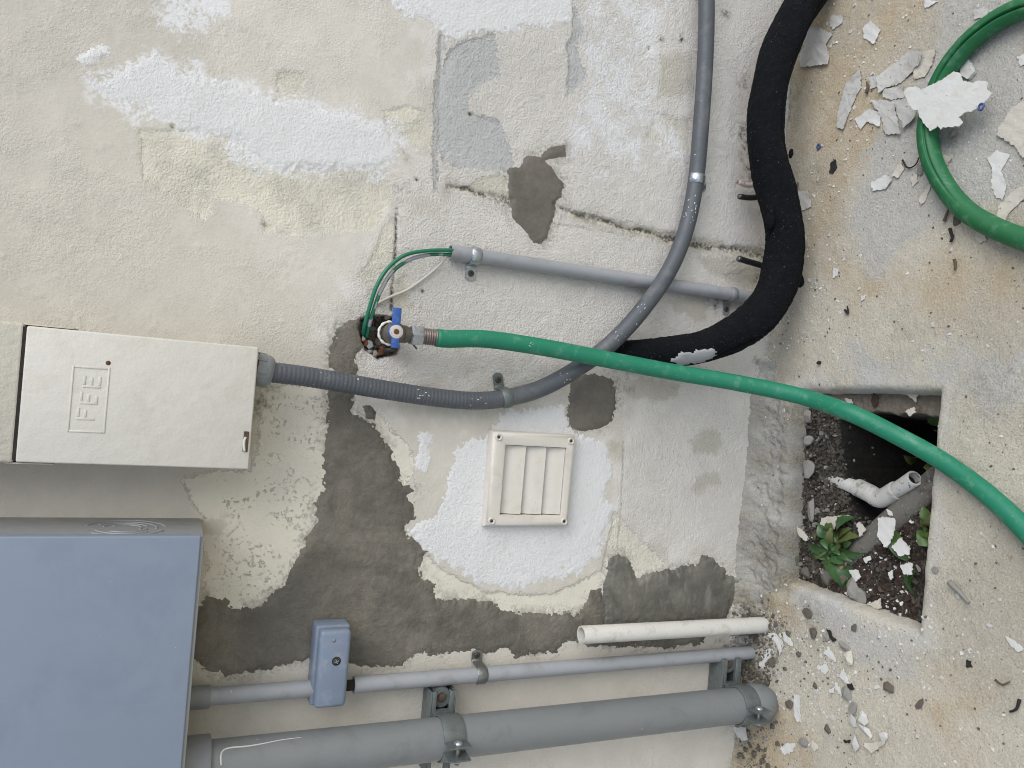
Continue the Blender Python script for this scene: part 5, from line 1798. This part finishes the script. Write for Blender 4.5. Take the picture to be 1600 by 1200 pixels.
# chips in the pit
pitc = [
 ([(1293, 831), (1299, 809), (1313, 807), (1328, 806), (1346, 805), (1334, 815), (1319, 824), (1313, 833)], C_, 'cream paint chip among the leaves in the pit', 0.12, 0.006),
 ([(1405, 809), (1418, 808), (1431, 810), (1431, 828), (1422, 850), (1416, 855), (1404, 839)], W_, 'tall white paint chip in the pit beside the slab edge', 0.06, 0.030),
 ([(1422, 853), (1436, 840), (1451, 857), (1449, 866), (1433, 868)], W_, 'wedge shaped white chip in the pit under the tall chip', 0.08, 0.024),
 ([(1429, 883), (1449, 879), (1448, 897), (1436, 897)], W_, 'white chip with a stone on it at the pit edge', 0.03, 0.016),
 ([(1341, 890), (1356, 890), (1361, 901), (1350, 909), (1346, 900)], W_, 'jagged white chip low in the pit', 0.06, 0.006),
 ([(1371, 942), (1381, 940), (1391, 934), (1393, 950), (1381, 949)], C_, 'folded cream chip at the bottom of the pit', 0.10, 0.006),
 ([(1251, 906), (1262, 905), (1264, 915), (1255, 916)], W_, 'rounded white chip in the lower left of the pit', 0.04, 0.004),
 ([(1358, 820), (1364, 816), (1372, 828), (1363, 839)], C_, 'cream chip against the buried pipe', 0.08, 0.012),
 ([(1425, 608), (1437, 607), (1447, 617), (1443, 630), (1434, 622)], C_, 'cream chip on the broken ledge of the pit', 0.03, 0.002),
 ([(1428, 644), (1443, 637), (1447, 645), (1437, 652)], C_, 'cream chip hanging over the dark hole', 0.05, 0.006),
 ([(1332, 623), (1343, 625), (1345, 632), (1336, 632)], G_, 'small grey chip on the broken ledge beside the hose', 0.03, 0.002),
 ([(1420, 796), (1428, 800), (1430, 806), (1422, 804)], W_, 'tiny white chip on the buried pipe', 0.03, 0.034),
 ([(1364, 872), (1374, 868), (1376, 874), (1368, 880)], W_, 'tiny square white chip in the dark litter', 0.05, 0.006),
 ([(1406, 894), (1413, 890), (1414, 902), (1410, 906)], W_, 'thin white chip left of the lower leaf', 0.05, 0.010),
 ([(1260, 822), (1270, 828), (1280, 842), (1274, 846), (1264, 836)], C_, 'bent cream chip at the left of the weeds', 0.15, 0.008),
]
for k, (poly, mt, lab, cu, lf) in enumerate(pitc):
    chip('paint_chip', poly, mt, lab, 'paint chip', -0.045, cu, lf, 0.0014, 'paint chips in the pit', 200 + k)


def rock(name, q, size, mat, label, cat, z=0.0, sq=(1, 1, 0.6), seed=1, group=None, sub=2, sink=0.25):
    r = random.Random(seed)
    c = G(q[0], q[1], z)
    fl = ground_z if z > -0.01 else soil_z
    zz = fl(c.x, c.y) if z <= 0.0 else z
    bm = bmesh.new()
    bmesh.ops.create_icosphere(bm, subdivisions=sub, radius=size)
    pl = [(Vector((r.uniform(-1, 1), r.uniform(-1, 1), r.uniform(-1, 1))).normalized(), r.uniform(0.35, 0.8)) for _ in range(12)]
    ang = r.uniform(0, 6.28)
    for v in bm.verts:
        p = v.co.copy()
        for nrm, dd in pl:
            e = p.dot(nrm) - dd * size
            if e > 0:
                p -= nrm * e
        p *= r.uniform(0.97, 1.03)
        p = Vector((p.x * sq[0], p.y * sq[1], p.z * sq[2]))
        p = Vector((p.x * math.cos(ang) - p.y * math.sin(ang), p.x * math.sin(ang) + p.y * math.cos(ang), p.z))
        v.co = p + Vector((c.x, c.y, zz + size * sq[2] * (0.75 - sink)))
    ob = bm_obj(name, bm, mat, None, False, loc=(c.x, c.y, zz))
    auto_smooth(ob, 12)
    return tag(ob, label, cat, group)


RG = 'stones and rubble on the slab'
rocks = [
 ((1330, 1028), 0.0165, M_flakeC, 'thick pale wood like chunk in the rubble line', (1, 0.75, 0.55), 0.0),
 ((1323, 1082), 0.0150, M_stone, 'flat grey stone below the crooked white chip', (0.9, 1.0, 0.4), 0.0),
 ((1335, 1106), 0.0150, M_stone, 'flat grey stone lower in the rubble line', (0.9, 1.0, 0.4), 0.0),
 ((1352, 1117), 0.0130, M_flakeW, 'knobbly white lump right of the flat stones', (0.8, 1.2, 0.6), 0.0),
 ((1332, 1126), 0.0125, M_flakeG, 'pale rubble piece under the flat grey stones', (1, 1, 0.5), 0.0),
 ((1356, 1142), 0.0140, M_flakeG, 'three cornered pale stone right of the lower rubble', (0.8, 1.2, 0.45), 0.0),
 ((1337, 1160), 0.0145, M_flakeG, 'oval pale stone near the bottom of the rubble line', (1.2, 0.9, 0.5), 0.0),
 ((1381, 1150), 0.0120, M_flakeG, 'crumbly pale lump above the long cream chip', (1, 1, 0.6), 0.0),
 ((1391, 1073), 0.0150, M_stoneD, 'dark grey stone alone on the open slab', (1, 0.9, 0.5), 0.0),
 ((1257, 1160), 0.0135, M_stone, 'grey stone near the ragged white chip', (0.9, 1.2, 0.5), 0.0),
 ((1294, 1138), 0.0110, M_stoneD, 'dark pointed stone left of the lower rubble', (0.8, 1.2, 0.45), 0.0),
 ((1262, 956), 0.0135, M_stoneD, 'round dark clod on the slab lip below the pit', (1, 1, 0.45), 0.0),
 ((1272, 986), 0.0140, M_stoneD, 'rough dark clod below the round one', (1, 1, 0.4), 0.0),
 ((1336, 980), 0.0085, M_stoneD, 'small round dark clod under the pit corner', (1, 1, 0.45), 0.0),
 ((1437, 1100), 0.0095, M_stoneD, 'oval flat dark clod far right on the slab', (1.4, 0.7, 0.3), 0.0),
 ((1232, 990), 0.0090, M_stoneD, 'brown crumb beside the slim white chip', (1, 1, 0.5), 0.0),
 ((1249, 1022), 0.0085, M_stoneD, 'dark crumb right of the bean shaped chip', (1, 1, 0.5), 0.0),
 ((1274, 1071), 0.0075, M_stoneD, 'dark crumb left of the tiny square chip', (1, 1, 0.5), 0.0),
 ((1234, 1101), 0.0105, M_stoneD, 'dark crumb left of the narrow paint strip', (1, 1.2, 0.45), 0.0),
 ((1296, 996), 0.0110, M_stone, 'grey lump above the torn white chip', (1, 1.1, 0.55), 0.0),
 ((1322, 1010), 0.0120, M_stone, 'grey lump above the thick pale chunk', (1.4, 0.7, 0.5), 0.0),
 ((1434, 1029), 0.0045, M_flakeW, 'single white pebble below the pit corner', (1, 1, 0.8), 0.0),
 ((1208, 1034), 0.0110, M_stoneD, 'dark clod touching the bean shaped chip', (1.2, 0.8, 0.5), 0.0),
 ((1491, 209), 0.0095, M_stone, 'grey stone under the largest chip inside the loop', (1, 1, 0.6), 0.0),
 ((1440, 265), 0.0095, M_stone, 'grey stone against the left of the hose loop', (0.8, 1.2, 0.6), 0.0),
 ((1495, 345), 0.0100, M_stoneD, 'dark stone just below the hose loop', (1.2, 0.8, 0.5), 0.0),
 ((1460, 891), 0.0080, M_stone, 'flattened stone on the slab edge right of the pit', (1.3, 0.9, 0.3), 0.0),
]
for k, (q, s, mt, lab, sq, z) in enumerate(rocks):
    rock('stone', q, s * 1.12, mt, lab, 'stone', z, (sq[0], sq[1], sq[2] * 0.75), 40 + k, RG, sub=1)
pr = [
 ((1384, 797), 0.0190, M_pink, 'pinkish broken brick lump behind the elbow pipe', (1, 0.8, 0.8), -0.05),
 ((1283, 797), 0.0190, M_stone, 'flat grey stone in the pit above the weeds', (1.4, 0.7, 0.4), -0.05),
 ((1350, 915), 0.0200, M_stone, 'large grey clod low in the pit', (1.2, 1.0, 0.6), -0.05),
 ((1332, 905), 0.0150, M_stoneD, 'dark clod left of the large grey clod', (1, 1, 0.6), -0.05),
 ((1362, 930), 0.0150, M_stone, 'grey clod below the jagged white chip', (1, 1, 0.6), -0.05),
 ((1258, 872), 0.0160, M_stoneD, 'grey clod at the left side of the pit', (1, 1.2, 0.6), -0.05),
 ((1240, 895), 0.0140, M_stoneD, 'grey clod in the lower left pit corner', (1, 1, 0.6), -0.045),
 ((1276, 895), 0.0130, M_stoneD, 'clod between the weeds and the slab lip', (1, 1, 0.6), -0.05),
 ((1336, 880), 0.0130, M_pink, 'mossy stone at the lower end of the buried pipe', (1, 1, 0.7), -0.05),
 ((1440, 888), 0.0070, M_stone, 'pebble lying on the white chip at the pit edge', (1, 1, 0.6), -0.035),
 ((1268, 650), 0.0160, M_stone, 'grey lump under the hose at the pit corner', (1, 1, 0.6), -0.035),
 ((1275, 690), 0.0130, M_stone, 'rough lump on the soil by the strip', (1, 1, 0.7), -0.04),
 ((1277, 735), 0.0190, M_stone, 'mud lump the elbow pipe comes out of', (1, 1, 0.7), -0.045),
]
for k, (q, s, mt, lab, sq, z) in enumerate(pr):
    rock('stone', q, s, mt, lab, 'stone', z, sq, 140 + k, 'stones in the pit', sink=0.1)

# black scraps, twigs, rings
chip('black_scrap', [(1297, 270), (1300, 254), (1307, 249), (1309, 262), (1303, 272)], M_soot, 'black torn scrap on the slab right of the black pipe', 'scrap', None, 0.1, 0, 0.001, None, 301)
chip('black_scrap', [(1509, 1042), (1512, 1030), (1518, 1033), (1519, 1043)], M_soot, 'black chip on the slab below the stick', 'scrap', None, 0.1, 0, 0.001, None, 302)
chip('black_scrap', [(1326, 1070), (1333, 1067), (1338, 1076), (1332, 1078)], M_soot, 'black scrap at the tip of the crooked white chip', 'scrap', None, 0.1, 0.001, 0.001, None, 303)
chip('black_scrap', [(1294, 982), (1299, 984), (1304, 996), (1310, 1000), (1304, 1003), (1298, 994)], M_soot, 'crooked black scrap in the top of the rubble line', 'scrap', None, 0.1, 0.002, 0.001, None, 304)
chip('black_scrap', [(1319, 1157), (1330, 1156), (1329, 1161), (1322, 1161)], M_soot, 'black scrap left of the oval pale stone', 'scrap', None, 0.1, 0.001, 0.001, None, 305)
chip('dry_leaf', [(1362, 625), (1367, 614), (1374, 618), (1373, 634), (1368, 637)], M_litter, 'brown dry leaf on the broken ledge', 'leaf', -0.03, 0.12, 0.003, 0.0008, None, 306)


def stick(pts, r, mat, label, z=0.004, name='twig', cat='twig', seed=0):
    P = catmull([G(q[0], q[1], z) for q in pts], 0.004)
    n = len(P)
    V, Fc = tube(P, [r * (1 - 0.5 * k / n) for k in range(n)], 8)
    ob = mesh_obj(name, V, Fc, mat, None, True, loc=tuple(P[n // 2]))
    return tag(ob, label, cat, 'twigs on the slab')


stick([(1483, 909), (1498, 924), (1514, 942)], 0.0042, M_stone, 'grey stick lying on the slab right of the pit')
stick([(1484, 357), (1488, 372), (1485, 378), (1490, 366)], 0.0026, M_soot, 'black hooked twig below the hose loop')
stick([(1475, 346), (1480, 332), (1482, 328)], 0.0024, M_twig, 'dark twig touching the outside of the hose loop')
stick([(1491, 405), (1493, 414), (1492, 422)], 0.0024, M_twig, 'short brown twig on the brown stain')
stick([(1240, 305), (1244, 296), (1247, 285)], 0.0028, M_twig, 'thin splinter leaning at the black pipe', 0.006)
stick([(1410, 250), (1418, 262), (1430, 258), (1436, 246)], 0.0016, M_soot, 'curled dark fibre left of the hose loop')
stick([(1593, 1093), (1588, 1108), (1578, 1112)], 0.0024, M_soot, 'dark bent twig at the right edge')
stick([(1555, 1062), (1566, 1070), (1578, 1065)], 0.0018, M_twig, 'thin curled rootlet near the right edge')
stick([(1353, 146), (1356, 136), (1354, 128)], 0.0026, M_twig, 'dry brown stalk between the blade and leaf shaped chips')
stick([(1320, 484), (1325, 490), (1324, 478)], 0.0022, M_soot, 'small black seed husk on the slab')
stick([(1281, 567), (1279, 566), (1277, 568)], 0.0034, M_soot, 'round black bead near the top edge of the pit')
for q, r, z, lab in (((1279, 229), 0.0042, 0.0035, 'tiny blue rubber ring right of the black pipe'), ((1533, 167), 0.0046, 0.0375, 'tiny blue rubber ring on the largest paint chip')):
    c = G(q[0], q[1], z)
    pts = [c + Vector((math.cos(a) * r, math.sin(a) * r * 0.8, 0)) for a in [2 * math.pi * k / 20 for k in range(21)]]
    V, Fc = tube(pts, 0.0014, 8, False)
    tag(mesh_obj('rubber_ring', V, Fc, M_rubber, None, True, loc=c), lab, 'ring')


# ------------------------------------------------------------------ weeds
def leaf_mesh(base, tip, width, up, mat, parent, droop=0.15, fold=0.25, name='leaf', teeth=0.0):
    d = tip - base
    L = d.length
    d.normalize()
    sdv = d.cross(up).normalized()
    nn = sdv.cross(d)
    V = []
    Fc = []
    n = 10
    for i in range(n + 1):
        t = i / n
        w = width * 0.5 * (math.sin(math.pi * min(1, t ** 0.8)) ** 0.8) + 0.0003
        w *= 1 + teeth * (1 if i % 2 else -1)
        c = base + d * (L * t) + nn * (L * droop * math.sin(math.pi * t * 0.9)) - nn * (L * 0.1 * t * t)
        for u, h in ((-1, fold), (-0.5, fold * 0.35), (0, 0), (0.5, fold * 0.35), (1, fold)):
            V.append(c + sdv * (u * w) + nn * (h * w))
    for i in range(n):
        for k in range(4):
            q = i * 5 + k
            Fc.append((q, q + 1, q + 6, q + 5))
    m = len(V)
    V2 = [v - nn * 0.0004 for v in V]
    F2 = [tuple(x + m for x in f[::-1]) for f in Fc]
    return mesh_obj(name, V + V2, Fc + F2, mat, parent)


M_leafY = plain_mat('yellowing leaf', C(92, 104, 52, .8), 0.5, 0.3, 70, 0.0008, 120, dirt=C(110, 92, 56, .8), dirt_amt=0.6, dirt_scale=70)


def weed(root_px, z, leaves, label, mat, seed=0):
    r = random.Random(seed)
    c = G(root_px[0], root_px[1], z)
    zs = soil_z(c.x, c.y)
    c = Vector((c.x, c.y, zs - 0.002))
    t = thing('weed', c, label, 'plant', 'weeds in the pit')
    for (b, tpx, w, hz) in leaves:
        bs = G(b[0], b[1], z + 0.016)
        tp = G(tpx[0], tpx[1], z + hz * 0.6 + 0.006)
        mid = (c + bs) / 2 + Vector((0, 0, 0.004))
        V, Fc = tube(catmull([c, mid, bs], 0.004), 0.0012, 6)
        mesh_obj('stem', V, Fc, mat, t)
        tp = tp + Vector((r.uniform(-0.013, 0.013), r.uniform(-0.013, 0.013), r.uniform(-0.018, 0.006)))
        bs = bs + Vector((r.uniform(-0.007, 0.007), r.uniform(-0.007, 0.007), 0))
        if len(leaves) > 8:
            for _ in range(2):
                q0 = bs + Vector((r.uniform(-0.02, 0.02), r.uniform(-0.02, 0.02), r.uniform(-0.006, 0.006)))
                q1 = q0 + Vector((r.uniform(-0.018, 0.018), r.uniform(-0.018, 0.018), r.uniform(-0.006, 0.006)))
                leaf_mesh(q0, q1, r.uniform(0.009, 0.015), Vector((r.uniform(-0.6, 0.6), r.uniform(-0.6, 0.6), 1)), r.choice((M_leafD, M_leafD, M_leafY)), t, 0.1, 0.3)
        leaf_mesh(bs, tp, w * r.uniform(0.9, 1.3), Vector((r.uniform(-0.8, 0.8), r.uniform(-0.8, 0.8), 1)), mat if r.random() < 0.65 else M_leafY, t, r.uniform(0.0, 0.3), r.uniform(0.05, 0.5), teeth=r.choice((0.0, 0.08, 0.16)))
    return t


weed((1300, 855), -0.040, [((1292, 838), (1286, 812), 0.020, 0.03), ((1297, 840), (1302, 815), 0.016, 0.035), ((1310, 832), (1338, 818), 0.026, 0.03), ((1312, 842), (1334, 836), 0.024, 0.025), ((1308, 852), (1340, 858), 0.020, 0.02), ((1294, 862), (1268, 850), 0.018, 0.02), ((1290, 870), (1262, 858), 0.016, 0.016), ((1300, 866), (1310, 908), 0.034, 0.022), ((1304, 862), (1318, 890), 0.026, 0.03), ((1286, 848), (1266, 836), 0.015, 0.02), ((1290, 866), (1296, 906), 0.022, 0.015), ((1318, 848), (1330, 868), 0.018, 0.02), ((1296, 850), (1280, 826), 0.013, 0.035), ((1306, 846), (1322, 828), 0.014, 0.04), ((1312, 856), (1326, 850), 0.014, 0.035), ((1290, 856), (1272, 866), 0.012, 0.03), ((1302, 872), (1290, 886), 0.014, 0.03), ((1308, 870), (1322, 880), 0.014, 0.032), ((1298, 846), (1294, 830), 0.012, 0.04), ((1304, 858), (1312, 866), 0.013, 0.04)],
     'bushy dark green weed in the middle of the pit', M_leafD, 1)
weed((1424, 880), -0.040, [((1421, 872), (1388, 836), 0.020, 0.045)], 'single long green leaf leaning across the buried pipe', M_leaf, 2)
weed((1424, 884), -0.040, [((1422, 890), (1424, 926), 0.024, 0.030), ((1426, 892), (1414, 916), 0.018, 0.02)], 'drooping broad green leaf below the long leaf', M_leafD, 3)
weed((1452, 822), -0.045, [((1446, 822), (1424, 802), 0.016, 0.05), ((1448, 820), (1440, 800), 0.016, 0.05), ((1450, 830), (1434, 822), 0.018, 0.05), ((1450, 836), (1446, 856), 0.026, 0.045), ((1452, 828), (1462, 806), 0.018, 0.05)], 'green weed pressed against the slab edge of the pit', M_leaf, 4)
weed((1462, 716), -0.10, [((1440, 716), (1418, 716), 0.022, 0.06), ((1454, 722), (1446, 728), 0.018, 0.06), ((1458, 716), (1468, 724), 0.020, 0.06), ((1460, 672), (1456, 650), 0.020, 0.05)], 'small pale green sprig growing inside the dark hole', M_leaf, 5)


# ------------------------------------------------------------------ uncountable crumbs
def crumbs(name, n, place, smin, smax, mat, label, flat=0.35, seed=9):
    r = random.Random(seed)
    V = []
    Fc = []
    for _ in range(n):
        p = place(r)
        if p is None:
            continue
        s = smin + (smax - smin) * r.random() ** 2.5
        k = r.choice((4, 5, 5, 6))
        a0 = r.uniform(0, 6.28)
        el = r.uniform(0.4, 1.0)
        o = len(V)
        pts = []
        for i in range(k):
            a = 2 * math.pi * i / k + r.uniform(-0.3, 0.3)
            q = r.uniform(0.6, 1.1) * s
            u, v = math.cos(a) * q, math.sin(a) * q * el
            pts.append((u * math.cos(a0) - v * math.sin(a0), u * math.sin(a0) + v * math.cos(a0)))
        h = s * flat
        tx, ty = r.uniform(-0.3, 0.3), r.uniform(-0.3, 0.3)
        for u, v in pts:
            V.append((p[0] + u, p[1] + v, p[2] - 0.0006))
        for u, v in pts:
            V.append((p[0] + u * 0.85, p[1] + v * 0.85, p[2] + h + tx * u + ty * v))
        Fc.append(tuple(o + k + i for i in range(k)))
        for i in range(k):
            i2 = (i + 1) % k
            Fc.append((o + i, o + i2, o + k + i2, o + k + i))
    ob = mesh_obj(name, V, Fc, mat, None, False)
    return tag(ob, label, None, None, 'stuff')


pit_poly = Gxy(PIT)


def in_poly(x, y, poly):
    ins = False
    n = len(poly)
    for i in range(n):
        ax, ay = poly[i]
        bx, by = poly[(i + 1) % n]
        if (ay > y) != (by > y) and x < (bx - ax) * (y - ay) / (by - ay) + ax:
            ins = not ins
    return ins


def slab_spot(weights):
    def f(r):
        while True:
            q = r.random()
            if q < weights:
                cxp, cyp, sx, sy = r.choice(((1300, 1080, 60, 70), (1300, 1080, 40, 50), (1260, 1020, 40, 40), (1400, 190, 60, 70), (1270, 380, 30, 120), (1280, 480, 40, 60), (1420, 1000, 60, 60), (1215, 1000, 30, 40), (1370, 60, 80, 60)))
                px, py = r.gauss(cxp, sx), r.gauss(cyp, sy)
            else:
                px, py = r.uniform(1190, 1640), r.uniform(-30, 1230)
            p = G(px, py)
            if p.y > -0.004 or in_poly(p.x, p.y, pit_poly):
                continue
            z = ground_z(p.x, p.y)
            if z < -0.01:
                continue
            return (p.x, p.y, z)
    return f


crumbs('paint_crumbs', 1300, slab_spot(0.72), 0.0005, 0.0042, M_flakeW, 'fine white paint crumbs strewn over the slab', 0.3, 11)
crumbs('paint_crumbs', 500, slab_spot(0.7), 0.001, 0.0060, M_flakeG, 'fine grey paint crumbs strewn over the slab', 0.3, 12)
crumbs('grit', 900, slab_spot(0.4), 0.0005, 0.0028, M_stoneD, 'dark grit strewn over the slab', 0.6, 13)


def pit_spot(zone):
    zp = Gz(zone, -0.05)
    lo = zp.min(0)
    hi = zp.max(0)

    def f(r):
        for _ in range(60):
            x = r.uniform(lo[0], hi[0])
            y = r.uniform(lo[1], hi[1])
            if in_poly(x, y, zp):
                z = soil_z(x, y)
                if z > -0.12:
                    return (x, y, z)
        return None
    return f


Z1 = [(1250, 640), (1345, 650), (1345, 800), (1400, 830), (1330, 890), (1240, 910), (1240, 840)]
Z2 = [(1340, 880), (1460, 790), (1440, 985), (1290, 930)]
crumbs('soil_clods', 1500, pit_spot(Z1), 0.001, 0.0060, M_clod, 'crumbly grey soil clods in the pit', 0.8, 21)
crumbs('soil_clods', 260, pit_spot(Z1), 0.001, 0.006, M_stone, 'pale grey soil clods in the pit', 0.8, 22)
crumbs('leaf_litter', 700, pit_spot(Z2), 0.002, 0.009, M_litter, 'dark brown leaf litter in the pit', 0.25, 23)
crumbs('soil_clods', 350, pit_spot(Z2), 0.001, 0.006, M_clod, 'grey crumbs among the leaf litter', 0.7, 24)
crumbs('paint_crumbs', 260, pit_spot(Z2), 0.0008, 0.0050, M_flakeW, 'white paint crumbs among the leaf litter', 0.4, 25)
crumbs('paint_crumbs', 60, pit_spot(Z1), 0.0008, 0.0040, M_flakeW, 'white paint crumbs on the pit soil', 0.4, 26)


def foot_spot(r):
    while True:
        px = r.gauss(1180, 18)
        py = r.choice((r.uniform(960, 1070), r.uniform(940, 1200)))
        p = G(px, py)
        if p.y > -0.003 or in_poly(p.x, p.y, pit_poly):
            continue
        return (p.x, p.y, ground_z(p.x, p.y))


crumbs('rubble', 600, foot_spot, 0.001, 0.0075, M_stoneD, 'loose dark rubble along the wall foot', 0.7, 31)
crumbs('rubble', 350, foot_spot, 0.001, 0.0065, M_stone, 'loose grey rubble along the wall foot', 0.7, 32)
